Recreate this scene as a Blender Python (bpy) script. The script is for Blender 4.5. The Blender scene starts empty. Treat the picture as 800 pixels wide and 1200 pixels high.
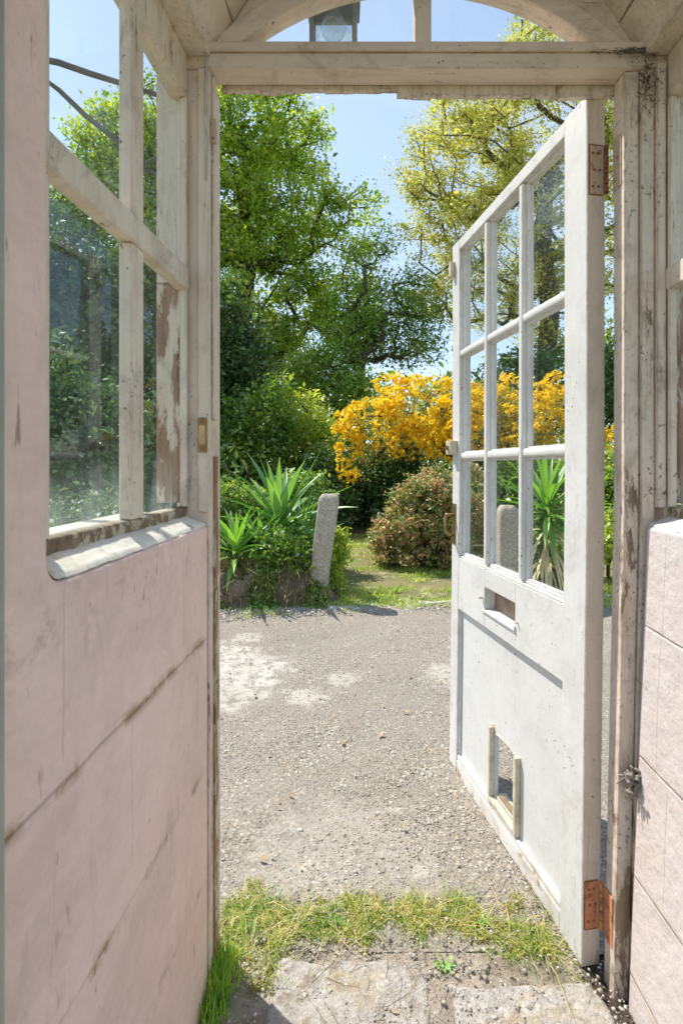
import bpy, math, random
import numpy as np
from mathutils import Vector, Matrix, noise as mnoise
R = math.radians
S = bpy.context.scene
COL = S.collection
rng = np.random.default_rng(7)
random.seed(7)

# ------------------------------------------------------------------ camera model
CAMZ, F = 1.15, 600.0
def at(x, y, Y):                       # a place in the garden, from bearings of the survey photo
    return np.array([(x-400)/F*Y, Y, CAMZ+(540-y)/F*Y])

# ------------------------------------------------------------------ scene objects
def link(name, me, parent=None, mat=None):
    o = bpy.data.objects.new(name, me); COL.objects.link(o)
    if parent is not None: o.parent = parent
    if mat is not None and me is not None: me.materials.append(mat)
    return o
def tag(o, label=None, cat=None, group=None, kind=None):
    if label: o['label'] = label
    if cat: o['category'] = cat
    if group: o['group'] = group
    if kind: o['kind'] = kind
    return o
def empty(name, loc, label, cat, group=None):
    o = bpy.data.objects.new(name, None); COL.objects.link(o)
    o.location = loc; o.empty_display_size = .1
    return tag(o, label, cat, group)
def rootloc(p):
    v = Vector((0, 0, 0))
    while p is not None:
        v += Vector(p.location); p = p.parent
    return np.array(v)

def N3(x, y, z=0): return mnoise.noise((x, y, z))
class MB:
    def __init__(s): s.v = []; s.f = []
    def add(s, vs, fs):
        n = len(s.v); s.v += [tuple(map(float, p)) for p in vs]
        s.f += [tuple(i+n for i in f) for f in fs]
    def box(s, a, b, c, M=None):
        M = M or (lambda x, y, z: (x, y, z))
        p = [M(a[i], b[j], c[k]) for i in (0, 1) for j in (0, 1) for k in (0, 1)]
        fs = [(0,1,3,2),(4,6,7,5),(0,4,5,1),(2,3,7,6),(0,2,6,4),(1,5,7,3)]
        s.add(p, fs)
    def kbox(s, a, b, c, M, zk=1.04):   # box with a ring of vertices at knee height
        zs = [c[0], zk, c[1]]; base = len(s.v)
        for z in zs: s.v += [tuple(map(float, M(x, y, z))) for x, y in ((a[0], b[0]), (a[1], b[0]), (a[1], b[1]), (a[0], b[1]))]
        s.f.append((base+3, base+2, base+1, base)); s.f.append((base+8, base+9, base+10, base+11))
        for k in (0, 4):
            for i in range(4): s.f.append((base+k+i, base+k+(i+1) % 4, base+k+4+(i+1) % 4, base+k+4+i))
    def prism(s, poly, M, lo, hi):     # poly in (a,c); extruded along b
        n = len(poly)
        s.add([M(p[0], lo, p[1]) for p in poly]+[M(p[0], hi, p[1]) for p in poly],
              [tuple(range(n)), tuple(range(2*n-1, n-1, -1))]+[(i, i+n, (i+1) % n+n, (i+1) % n) for i in range(n)])
    def tube(s, pts, rad, n=8, cap=True):
        pts = [Vector(p) for p in pts]
        if not hasattr(rad, '__len__'): rad = [rad]*len(pts)
        base = len(s.v); ref = None
        for i, p in enumerate(pts):
            t = (pts[min(i+1, len(pts)-1)]-pts[max(i-1, 0)]).normalized()
            if ref is None: ref = t.orthogonal().normalized()
            ref = (ref-t*ref.dot(t)).normalized(); b = t.cross(ref)
            for k in range(n):
                a = 2*math.pi*k/n; s.v.append(tuple(p+(ref*math.cos(a)+b*math.sin(a))*rad[i]))
        for i in range(len(pts)-1):
            for k in range(n):
                s.f.append((base+i*n+k, base+i*n+(k+1) % n, base+(i+1)*n+(k+1) % n, base+(i+1)*n+k))
        if cap:
            s.f.append(tuple(base+k for k in range(n-1, -1, -1))); m = base+(len(pts)-1)*n
            s.f.append(tuple(m+k for k in range(n)))
    def build(s, name, mat, parent=None, bevel=0, smooth=False, seg=2, subdiv=0, jitter=0):
        me = bpy.data.meshes.new(name)
        off = rootloc(parent)
        me.from_pydata([tuple(np.array(p)-off) for p in s.v], [], s.f); me.update()
        import bmesh
        bm = bmesh.new(); bm.from_mesh(me); bmesh.ops.recalc_face_normals(bm, faces=bm.faces)
        bm.to_mesh(me); bm.free()
        if smooth:
            for p in me.polygons: p.use_smooth = True
        o = link(name, me, parent, mat)
        if bevel:
            m = o.modifiers.new('edge', 'BEVEL'); m.width = bevel; m.segments = seg; m.limit_method = 'ANGLE'; m.angle_limit = R(40)
            for p in me.polygons: p.use_smooth = True
            w = o.modifiers.new('wn', 'WEIGHTED_NORMAL'); w.keep_sharp = True
        return o

def bigmesh(name, V, Fq, mat, parent=None, smooth=False):   # numpy mesh, all faces with the same corner count
    me = bpy.data.meshes.new(name)
    V = np.asarray(V, dtype=np.float32)-rootloc(parent).astype(np.float32)
    Fq = np.asarray(Fq, dtype=np.int32); nf, k = Fq.shape
    me.vertices.add(len(V)); me.vertices.foreach_set('co', V.ravel())
    me.loops.add(nf*k); me.loops.foreach_set('vertex_index', Fq.ravel())
    me.polygons.add(nf); me.polygons.foreach_set('loop_start', np.arange(0, nf*k, k, dtype=np.int32))
    me.polygons.foreach_set('loop_total', np.full(nf, k, dtype=np.int32))
    if smooth: me.polygons.foreach_set('use_smooth', np.ones(nf, dtype=bool))
    me.update(calc_edges=True); me.validate()
    return link(name, me, parent, mat)

# ------------------------------------------------------------------ materials
class NT:
    def __init__(s, name):
        s.m = bpy.data.materials.new(name); s.m.use_nodes = True
        s.t = s.m.node_tree; s.t.nodes.clear()
        s.out = s.t.nodes.new('ShaderNodeOutputMaterial')
        g = s.t.nodes.new('ShaderNodeNewGeometry'); s.pos = g.outputs['Position']; s.rand = g.outputs['Random Per Island']
        s.back = g.outputs['Backfacing']
    def n(s, typ, **kw):
        nd = s.t.nodes.new(typ)
        for k, v in kw.items(): setattr(nd, k, v)
        return nd
    def put(s, sock, v):
        if isinstance(v, bpy.types.NodeSocket): s.t.links.new(v, sock)
        elif isinstance(v, (tuple, list)) and len(v) == 3 and sock.type == 'RGBA': sock.default_value = (*v, 1)
        else: sock.default_value = v
    def scale(s, v, sc, loc=(0, 0, 0)):
        nd = s.n('ShaderNodeMapping'); s.put(nd.inputs['Vector'], v); nd.inputs['Scale'].default_value = sc; nd.inputs['Location'].default_value = loc
        return nd.outputs[0]
    def noise(s, sc, det=4, rough=.55, v=None, dist=0, out=0):
        nd = s.n('ShaderNodeTexNoise'); s.put(nd.inputs['Vector'], v if v is not None else s.pos)
        nd.inputs['Scale'].default_value = sc; nd.inputs['Detail'].default_value = det
        nd.inputs['Roughness'].default_value = rough; nd.inputs['Distortion'].default_value = dist
        return nd.outputs[out]
    def vor(s, sc, feat='F1', out=0, v=None):
        nd = s.n('ShaderNodeTexVoronoi', feature=feat); s.put(nd.inputs['Vector'], v if v is not None else s.pos)
        nd.inputs['Scale'].default_value = sc
        return nd.outputs[out]
    def ramp(s, v, stops, interp='LINEAR'):
        nd = s.n('ShaderNodeValToRGB'); s.put(nd.inputs[0], v); cr = nd.color_ramp; cr.interpolation = interp
        while len(cr.elements) < len(stops): cr.elements.new(.5)
        for e, (p, c) in zip(cr.elements, stops):
            e.position = p; e.color = (c, c, c, 1) if not hasattr(c, '__len__') else (*c, 1)
        return nd.outputs[0]
    def mix(s, f, a, b, mode='MIX'):
        nd = s.n('ShaderNodeMix', data_type='RGBA', blend_type=mode); s.put(nd.inputs[0], f); s.put(nd.inputs[6], a); s.put(nd.inputs[7], b)
        return nd.outputs[2]
    def math(s, op, a, b=0, c=0, clamp=False):
        nd = s.n('ShaderNodeMath', operation=op, use_clamp=clamp); s.put(nd.inputs[0], a); s.put(nd.inputs[1], b); s.put(nd.inputs[2], c)
        return nd.outputs[0]
    def xyz(s):
        nd = s.n('ShaderNodeSeparateXYZ'); s.put(nd.inputs[0], s.pos); return nd.outputs
    def bump(s, h, st=.5, d=.002, nrm=None):
        nd = s.n('ShaderNodeBump'); s.put(nd.inputs['Height'], h); nd.inputs['Strength'].default_value = st; nd.inputs['Distance'].default_value = d
        if nrm is not None: s.put(nd.inputs['Normal'], nrm)
        return nd.outputs[0]
    def bsdf(s, col, rough=.6, nrm=None, **kw):
        nd = s.n('ShaderNodeBsdfPrincipled'); s.put(nd.inputs['Base Color'], col); s.put(nd.inputs['Roughness'], rough)
        if nrm is not None: s.put(nd.inputs['Normal'], nrm)
        for k, v in kw.items(): s.put(nd.inputs[k], v)
        return nd.outputs[0]
    def done(s, sh): s.t.links.new(sh, s.out.inputs['Surface']); return s.m

def spot(t, x, y, r, soft=.35, ns=6, amp=.6, zc=None):
    """mask of an irregular patch round a ground point"""
    X = t.xyz(); dx = t.math('SUBTRACT', X[0], x); dy = t.math('SUBTRACT', X[1], y)
    d = t.math('SQRT', t.math('ADD', t.math('MULTIPLY', dx, dx), t.math('MULTIPLY', dy, dy)))
    d = t.math('DIVIDE', d, r)
    d = t.math('ADD', d, t.math('MULTIPLY', t.math('SUBTRACT', t.noise(ns, 6, .65), .5), amp*2))
    return t.ramp(d, [(1-soft, 1), (1, 0)]) if soft < 1 else t.ramp(d, [(0, 1), (1, 0)])

def painted_wood(name, paint=(.72, .68, .63), wood=(.20, .125, .075), peel=.36, grime=.45, vertical=True, crack=.5, cream=None, rough=.5, rise=None, wear=.8, grain=.22, specks=.665):
    t = NT(name)
    g = t.scale(t.pos, (1, 1, .12) if vertical else (.12, 1, 1))
    gn = t.noise(60, 5, .6, g)
    fine = t.noise(160, 4, .6)
    big = t.noise(3.2, 5, .6)
    col = t.mix(t.ramp(big, [(.35, 0), (.7, 1)]), paint, tuple(c*.86 for c in (cream or paint)))
    col = t.mix(t.math('MULTIPLY', t.ramp(gn, [(.45, 0), (.62, 1)]), grain), col, (.42, .37, .31))
    # grime blotches and specks
    gm = t.ramp(t.noise(11, 7, .72, dist=.6), [(.52, 0), (.72, 1)])
    col = t.mix(t.math('MULTIPLY', gm, grime), col, (.25, .19, .135))
    sp = t.ramp(t.noise(95, 3, .5), [(specks, 0), (specks+.035, 1)])
    sp = t.math('MULTIPLY', sp, t.ramp(t.noise(7, 3), [(.45, 0), (.6, 1)]))
    col = t.mix(t.math('MULTIPLY', sp, .8), col, (.09, .06, .04))
    # flaking: where paint has gone the wood shows
    pv = t.noise(15, 10, .74, t.scale(t.pos, (1, 1, .26) if vertical else (.26, 1, 1)), dist=.35)
    if rise is not None:                                   # more bare wood low down, where water sits
        z = t.xyz()[2]
        pv = t.math('ADD', pv, t.math('MULTIPLY', t.math('SUBTRACT', 1, t.math('DIVIDE', z, rise), clamp=True), .10))
    a = 1-peel
    pm = t.ramp(pv, [(a, 0), (a+.012, 1)])
    halo = t.ramp(pv, [(a-.05, 0), (a, 1)])
    wcol = t.mix(t.ramp(gn, [(.3, 0), (.7, 1)]), tuple(c*.55 for c in wood), (min(1, wood[0]*1.7), min(1, wood[1]*1.9), min(1, wood[2]*2.1)))
    col = t.mix(t.math('MULTIPLY', halo, .35), col, (.45, .36, .26))
    thin = t.math('MULTIPLY', t.ramp(t.noise(19, 8, .75, t.scale(t.pos, (1, 1, .3) if vertical else (.3, 1, 1))), [(.50, 0), (.66, 1)]), t.ramp(pv, [(a-.14, 0), (a-.02, 1)]))
    col = t.mix(t.math('MULTIPLY', thin, .55), col, tuple(min(1, q_*2.0) for q_ in wood))
    bv = t.n('ShaderNodeBevel'); bv.samples = 4; bv.inputs['Radius'].default_value = .0065
    ge = t.n('ShaderNodeNewGeometry'); dp = t.n('ShaderNodeVectorMath', operation='DOT_PRODUCT'); t.put(dp.inputs[0], bv.outputs[0]); t.put(dp.inputs[1], ge.outputs['Normal'])
    ew = t.math('SUBTRACT', 1, dp.outputs['Value'], clamp=True)
    ew = t.math('MULTIPLY', t.ramp(ew, [(.015, 0), (.12, 1)]), t.ramp(t.noise(38, 7, .75, t.scale(t.pos, (1, 1, .3) if vertical else (.3, 1, 1))), [(.47+(.36-peel)*.6, 0), (.53+(.36-peel)*.6, 1)]))
    col = t.mix(t.math('MULTIPLY', ew, wear), col, wcol)
    col = t.mix(pm, col, wcol)
    # long hair cracks along the grain
    cv = t.noise(13, 4, .6, t.scale(t.pos, (2.4, 2.4, .18) if vertical else (.18, 2.4, 2.4)), dist=.4)
    ck = t.ramp(cv, [(.494, 0), (.5, 1), (.506, 0)])
    ck = t.math('MULTIPLY', ck, t.ramp(t.noise(4, 3), [(.48, 0), (.56, crack)]))
    col = t.mix(ck, col, (.10, .07, .05))
    h = t.math('SUBTRACT', t.math('ADD', t.math('MULTIPLY', gn, .5), t.math('MULTIPLY', fine, .2)), t.math('MULTIPLY', pm, .9))
    h = t.math('SUBTRACT', h, t.math('MULTIPLY', ck, .8))
    nr = t.bump(h, .55, .0014); nr = t.bump(t.noise(16, 3), .35, .004, nr)
    return t.done(t.bsdf(col, t.math('ADD', t.math('MULTIPLY', fine, .25), rough-.1), nr))

LEAFK = 2.1
def leafmat(name, cols, trans=.45, gloss=.06, tcol=None, ns=.8):
    t = NT(name)
    k = len(cols); cols = [tuple(min(.8, v*LEAFK) for v in q) for q in cols]
    r = t.math('ADD', t.math('MULTIPLY', t.rand, .62), t.math('MULTIPLY', t.ramp(t.noise(ns, 3), [(.3, 0), (.7, 1)]), .38))
    c = t.ramp(r, [((i+.2)/k, cc) for i, cc in enumerate(cols)])
    d = t.n('ShaderNodeBsdfDiffuse'); t.put(d.inputs['Color'], c)
    tr = t.n('ShaderNodeBsdfTranslucent')
    t.put(tr.inputs['Color'], t.mix(1.0, c, tcol or (1.45, 1.45, .5), 'MULTIPLY'))
    m = t.n('ShaderNodeMixShader'); m.inputs[0].default_value = trans
    t.t.links.new(d.outputs[0], m.inputs[1]); t.t.links.new(tr.outputs[0], m.inputs[2])
    g = t.n('ShaderNodeBsdfGlossy'); g.inputs['Roughness'].default_value = .42; t.put(g.inputs['Color'], (.8, .85, .8))
    m2 = t.n('ShaderNodeMixShader'); m2.inputs[0].default_value = gloss
    t.t.links.new(m.outputs[0], m2.inputs[1]); t.t.links.new(g.outputs[0], m2.inputs[2])
    return t.done(m2.outputs[0])

def barkmat(name, a=(.05, .04, .032), b=(.16, .135, .105)):
    t = NT(name); v = t.scale(t.pos, (1, 1, .3)); n = t.noise(9, 6, .65, v)
    c = t.mix(t.ramp(n, [(.35, 0), (.65, 1)]), a, b)
    c = t.mix(t.math('MULTIPLY', t.ramp(t.noise(1.6, 4), [(.5, 0), (.65, 1)]), .4), c, (.06, .08, .035))
    return t.done(t.bsdf(c, .9, t.bump(n, .8, .02)))

def glassmat(name, dirt=.06, tint=(.97, .985, .975), f0=1.5, low=None):
    t = NT(name)
    tr = t.n('ShaderNodeBsdfTransparent'); t.put(tr.inputs[0], tint)
    gl = t.n('ShaderNodeBsdfGlossy'); gl.inputs['Roughness'].default_value = .015
    nr = t.bump(t.noise(5, 2), .12, .004); t.put(gl.inputs['Normal'], nr)
    gg = t.n('ShaderNodeNewGeometry'); dt_ = t.n('ShaderNodeVectorMath', operation='DOT_PRODUCT')
    t.put(dt_.inputs[0], gg.outputs['Incoming']); t.put(dt_.inputs[1], gg.outputs['Normal'])
    cs = t.math('SUBTRACT', 1, t.math('ABSOLUTE', dt_.outputs['Value']), clamp=True)
    g2 = t.math('ADD', .065, t.math('MULTIPLY', t.math('POWER', cs, 5), .93), clamp=True)
    m = t.n('ShaderNodeMixShader'); t.put(m.inputs[0], g2)
    t.t.links.new(tr.outputs[0], m.inputs[1]); t.t.links.new(gl.outputs[0], m.inputs[2])
    df = t.n('ShaderNodeBsdfDiffuse'); t.put(df.inputs[0], (.62, .72, .68))
    tl = t.n('ShaderNodeBsdfTranslucent'); t.put(tl.inputs[0], (.62, .72, .68))
    dm = t.n('ShaderNodeMixShader'); dm.inputs[0].default_value = .6
    t.t.links.new(df.outputs[0], dm.inputs[1]); t.t.links.new(tl.outputs[0], dm.inputs[2])
    dn = t.math('MULTIPLY', t.ramp(t.noise(6, 6, .7, dist=1.2), [(.35, .25), (.75, 1)]), dirt)
    dn = t.math('ADD', dn, t.math('MULTIPLY', t.ramp(t.noise(120, 2), [(.68, 0), (.72, 1)]), dirt*1.5))
    if low is not None:                                    # splash dirt along the sill
        z = t.xyz()[2]
        k = t.math('SUBTRACT', 1, t.math('DIVIDE', t.math('SUBTRACT', z, low), .10), clamp=True)
        k = t.math('MULTIPLY', k, t.ramp(t.noise(14, 6, .7), [(.3, .2), (.7, 1)]))
        dn = t.math('ADD', dn, t.math('MULTIPLY', k, .35), clamp=True)
    m3 = t.n('ShaderNodeMixShader'); t.put(m3.inputs[0], dn)
    t.t.links.new(m.outputs[0], m3.inputs[1]); t.t.links.new(dm.outputs[0], m3.inputs[2])
    return t.done(m3.outputs[0])

def simple(name, col, rough=.5, metal=0, col2=None, ns=30, bump=.3, bd=.002, thr=(.4, .6)):
    t = NT(name); n = t.noise(ns, 6, .65)
    c = t.mix(t.ramp(n, [(thr[0], 0), (thr[1], 1)]), col, col2 or tuple(x*.7 for x in col))
    return t.done(t.bsdf(c, rough, t.bump(n, bump, bd), Metallic=metal))

# pink masonry paint with block joints, brown algae in the joints and scratches
def pink_wall(name, zlines, vlines, stain=1.0, gcol=(.30, .20, .16), paint=(.90, .66, .60), slope=0.0):
    t = NT(name); X = t.xyz()
    wob = t.math('MULTIPLY', t.math('SUBTRACT', t.noise(9, 4), .5), .012)
    z = t.math('ADD', X[2], wob)
    y = t.math('ADD', X[1], wob)
    big = t.noise(2.5, 5, .6)
    col = t.mix(t.ramp(big, [(.35, 0), (.7, 1)]), paint, tuple(a*b for a, b in zip(paint, (.90, .88, .86))))
    col = t.mix(t.math('MULTIPLY', t.ramp(t.noise(14, 6, .7), [(.5, 0), (.75, 1)]), .35), col, (.52, .40, .35))
    # runs down the wall
    run = t.math('MULTIPLY', t.ramp(t.noise(42, 5, .65, t.scale(t.pos, (1, 1, .13)), dist=.7), [(.55, 0), (.72, 1)]), t.ramp(t.noise(4, 4, .6), [(.40, 0), (.62, 1)]))
    col = t.mix(t.math('MULTIPLY', run, .40), col, (.36, .24, .19))
    col = t.mix(t.math('MULTIPLY', t.ramp(t.noise(5.5, 7, .75, dist=.8), [(.46, 0), (.68, 1)]), .30), col, (.50, .36, .29))
    topz = t.ramp(t.math('ABSOLUTE', t.math('SUBTRACT', z, .965)), [(0, 1), (.07, 0)])
    col = t.mix(t.math('MULTIPLY', t.math('MULTIPLY', topz, t.ramp(t.noise(32, 6, .75), [(.54, 0), (.66, 1)])), .45*stain, clamp=True), col, (.26, .16, .12))
    groove = 0.0; dirt = None
    for zi, zl in enumerate(zlines):
        wj = (1.0, .45, .22, .3)[zi] if stain > .5 else 1.0
        d = t.math('ABSOLUTE', t.math('SUBTRACT', z, zl))
        l = t.math('MULTIPLY', t.math('SUBTRACT', 1, t.math('DIVIDE', d, .0035), clamp=True), wj)
        w = t.math('SUBTRACT', 1, t.math('DIVIDE', d, .016), clamp=True)
        w = t.math('MULTIPLY', w, t.ramp(t.noise(10, 7, .75), [(.47+.07*(1-wj), 0), (.56+.07*(1-wj), 1)]))
        groove = t.math('MAXIMUM', l, groove); dirt = w if dirt is None else t.math('MAXIMUM', dirt, w)
    for yl, z0, z1 in vlines:
        d = t.math('ABSOLUTE', t.math('SUBTRACT', y, yl))
        l = t.math('SUBTRACT', 1, t.math('DIVIDE', d, .002), clamp=True)
        k = t.math('MULTIPLY', t.math('GREATER_THAN', z, z0), t.math('LESS_THAN', z, z1))
        groove = t.math('MAXIMUM', t.math('MULTIPLY', t.math('MULTIPLY', l, k), .4), groove)
    col = t.mix(t.math('MULTIPLY', groove, .45), col, gcol)
    col = t.mix(t.math('MULTIPLY', dirt, .95*stain, clamp=True), col, (.29, .17, .055))
    sp = t.ramp(t.noise(70, 4, .6, t.scale(t.pos, (1, 1, .4))), [(.70, 0), (.73, 1)])
    sp = t.math('MULTIPLY', sp, t.ramp(t.noise(5, 3), [(.45, 0), (.58, 1)]))
    col = t.mix(t.math('MULTIPLY', sp, .8), col, (.16, .10, .08))
    col = t.mix(t.math('MULTIPLY', t.ramp(t.noise(22, 5, .7), [(.64, 0), (.68, 1)]), .3), col, (.80, .70, .64))
    sk = t.noise(60, 4, .6, t.scale(t.pos, (1, 1.2, .16)), dist=.2)
    sk = t.math('MULTIPLY', t.ramp(sk, [(.665, 0), (.70, 1)]), t.ramp(t.noise(6, 4), [(.44, 0), (.54, 1)]))
    col = t.mix(t.math('MULTIPLY', sk, .75*max(.4, stain)), col, (.17, .11, .075))
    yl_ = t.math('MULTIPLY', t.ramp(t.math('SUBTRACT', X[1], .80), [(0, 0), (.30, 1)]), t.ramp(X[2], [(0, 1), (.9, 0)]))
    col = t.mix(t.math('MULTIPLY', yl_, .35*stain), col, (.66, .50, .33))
    bm_ = t.noise(30, 6, .7, t.scale(t.pos, (1, 1, 2.6)), dist=.4)
    col = t.mix(t.math('MULTIPLY', t.ramp(bm_, [(.42, 0), (.68, 1)]), .16), col, (.50, .37, .32))
    bl = t.noise(1.7, 6, .7, dist=.6)
    col = t.mix(t.math('MULTIPLY', t.ramp(bl, [(.45, 0), (.66, 1)]), .26), col, (.47, .34, .27))
    # diagonal scuffs
    sc = t.noise(26, 3, .5, t.scale(t.pos, (1, .9, .28), (0, 0, 0)), dist=.3)
    sc = t.math('MULTIPLY', t.ramp(sc, [(.73, 0), (.76, .6)]), t.ramp(t.noise(3.5, 2), [(.5, 0), (.6, 1)]))
    col = t.mix(t.math('MULTIPLY', sc, .6), col, (.28, .17, .13))
    h = t.math('SUBTRACT', t.math('MULTIPLY', t.noise(70, 5, .6), .35), t.math('MULTIPLY', groove, 1.0))
    nr = t.bump(h, .8, .003); nr = t.bump(t.noise(17, 5, .6), .7, .010, nr)
    return t.done(t.bsdf(col, .58, nr))

def granite(name, a=(.30, .28, .26), b=(.52, .50, .46), lichen=(.38, .37, .22), lich=.5):
    t = NT(name)
    n = t.vor(160, out=1); s = t.n('ShaderNodeSeparateColor'); t.put(s.inputs[0], n)
    c = t.mix(s.outputs[0], a, b)
    c = t.mix(t.ramp(t.noise(220, 2), [(.6, 0), (.66, 1)]), c, (.08, .075, .07))
    c = t.mix(t.math('MULTIPLY', t.ramp(t.noise(6, 6, .7), [(.48, 0), (.62, 1)]), lich), c, lichen)
    c = t.mix(t.math('MULTIPLY', t.ramp(t.noise(15, 6, .7), [(.6, 0), (.68, 1)]), .6), c, (.62, .60, .55))
    h = t.math('ADD', t.noise(130, 5, .7), t.noise(24, 4, .6))
    return t.done(t.bsdf(c, .9, t.bump(h, .8, .006)))

M_frame = painted_wood('weathered white paint', (.72, .595, .495), peel=.335, grime=.5, crack=.75, rise=1.6)
M_postR = painted_wood('cracked grimy white post', (.74, .62, .52), peel=.36, grime=.62, crack=1.0, rise=1.4, specks=.62)
M_frameh = painted_wood('weathered white paint on the head', (.72, .595, .495), peel=.33, grime=.55, vertical=False, crack=.75)
M_win = painted_wood('flaking cream window paint', (.74, .64, .53), wood=(.22, .13, .07), peel=.385, grime=.55, crack=.8)
M_bare = painted_wood('window post with bare brown wood', (.72, .60, .48), wood=(.24, .12, .06), peel=.45, grime=.7, crack=.8, rise=3.0)
M_raw = painted_wood('red brown bare wood with paint remains', (.62, .54, .46), wood=(.26, .125, .07), peel=.53, grime=.6, rough=.7)
M_sill = painted_wood('flaking sill paint', (.82, .77, .68), wood=(.34, .26, .17), peel=.36, grime=.6, vertical=False, crack=.6)
M_rail = painted_wood('rotting bottom rail', (.50, .44, .34), wood=(.16, .10, .05), peel=.50, grime=.9, vertical=False)
M_ceil = painted_wood('grey white ceiling boards', (.72, .61, .51), peel=.33, grime=.5, vertical=False)
M_door = painted_wood('white gloss door paint', (.71, .705, .69), wood=(.30, .20, .13), peel=.31, grime=.30, crack=.5, grain=.10, rise=.14, rough=.42)
M_doorh = painted_wood('white gloss rail paint', (.71, .705, .685), wood=(.33, .22, .14), peel=.30, grime=.22, vertical=False, crack=.3, rough=.42, grain=.10)
M_botr = painted_wood('splashed bottom rail', (.74, .72, .68), wood=(.34, .20, .10), peel=.34, grime=.55, vertical=False, grain=.1, rise=.11)
M_panel = painted_wood('white panel paint', (.675, .675, .665), wood=(.33, .22, .14), peel=.24, grime=.16, crack=.1, rough=.4, grain=.05)
M_edge = painted_wood('yellowed door edge paint', (.67, .56, .46), peel=.31, grime=.35, crack=.4, rise=.6)
M_post_in = simple('grey green inner frame paint', (.34, .35, .29), .5, col2=(.28, .285, .24), ns=5, bump=.1)
M_glass = glassmat('old window glass', .045, (.90, .96, .95), low=1.06)
M_dglass = glassmat('door glass', .035)
M_fglass = glassmat('fanlight glass', .07, (.93, .97, .98))
M_rust = simple('rusty steel', (.50, .38, .28), .8, 0, (.27, .10, .045), 75, .6, thr=(.54, .66))
M_rusto = simple('orange rust', (.52, .22, .11), .85, 0, (.26, .09, .04), 60, .6, thr=(.50, .64))
M_orange = simple('bright orange rust', (.62, .26, .07), .8, 0, (.36, .12, .04), 90, .5)
M_rustd = simple('dark rust', (.16, .06, .03), .85, .1, (.30, .13, .06), 80, .6)
M_brass = simple('tarnished brass', (.40, .29, .13), .38, .8, (.24, .17, .08), 40, .2)
M_cream = simple('aged cream plastic', (.64, .59, .46), .4, 0, (.46, .40, .27), 26, .15)
M_brown = simple('brown varnished flap', (.21, .14, .09), .5, 0, (.30, .22, .15), 25, .2)
M_dark = simple('dark grey lantern metal', (.13, .14, .15), .5, .4, (.20, .20, .20), 40, .2)
M_opal = None

t = NT('frosted lamp glass'); _d = t.n('ShaderNodeBsdfDiffuse'); t.put(_d.inputs[0], (.8, .85, .88)); _t = t.n('ShaderNodeBsdfTranslucent'); t.put(_t.inputs[0], (.85, .9, .93)); _m = t.n('ShaderNodeMixShader'); _m.inputs[0].default_value = .65; t.t.links.new(_d.outputs[0], _m.inputs[1]); t.t.links.new(_t.outputs[0], _m.inputs[2]); M_opal = t.done(_m.outputs[0])
# ------------------------------------------------------------------ PORCH
porch = empty('porch', (0.17, 1.1, 0), 'small porch with pink block walls, peeling white timber posts and arched fanlight', 'porch')

O_L = np.array([-.2845, 1.094]); tL = np.array([-.078, -1])/math.hypot(.078, 1); mL = np.array([-1, .078])/math.hypot(.078, 1)
def WL(u, d, z):
    p = O_L+u*tL+d*mL; return (p[0], p[1], z)
O_R = np.array([.65, 1.094]); tR = np.array([-.025, -1]); mR = np.array([1, -.025])
def lean(z): return .0385*min(0., z-1.04)
def WR(u, d, z):
    p = O_R+u*tR+d*mR; return (p[0]+lean(z), p[1], z)

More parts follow.
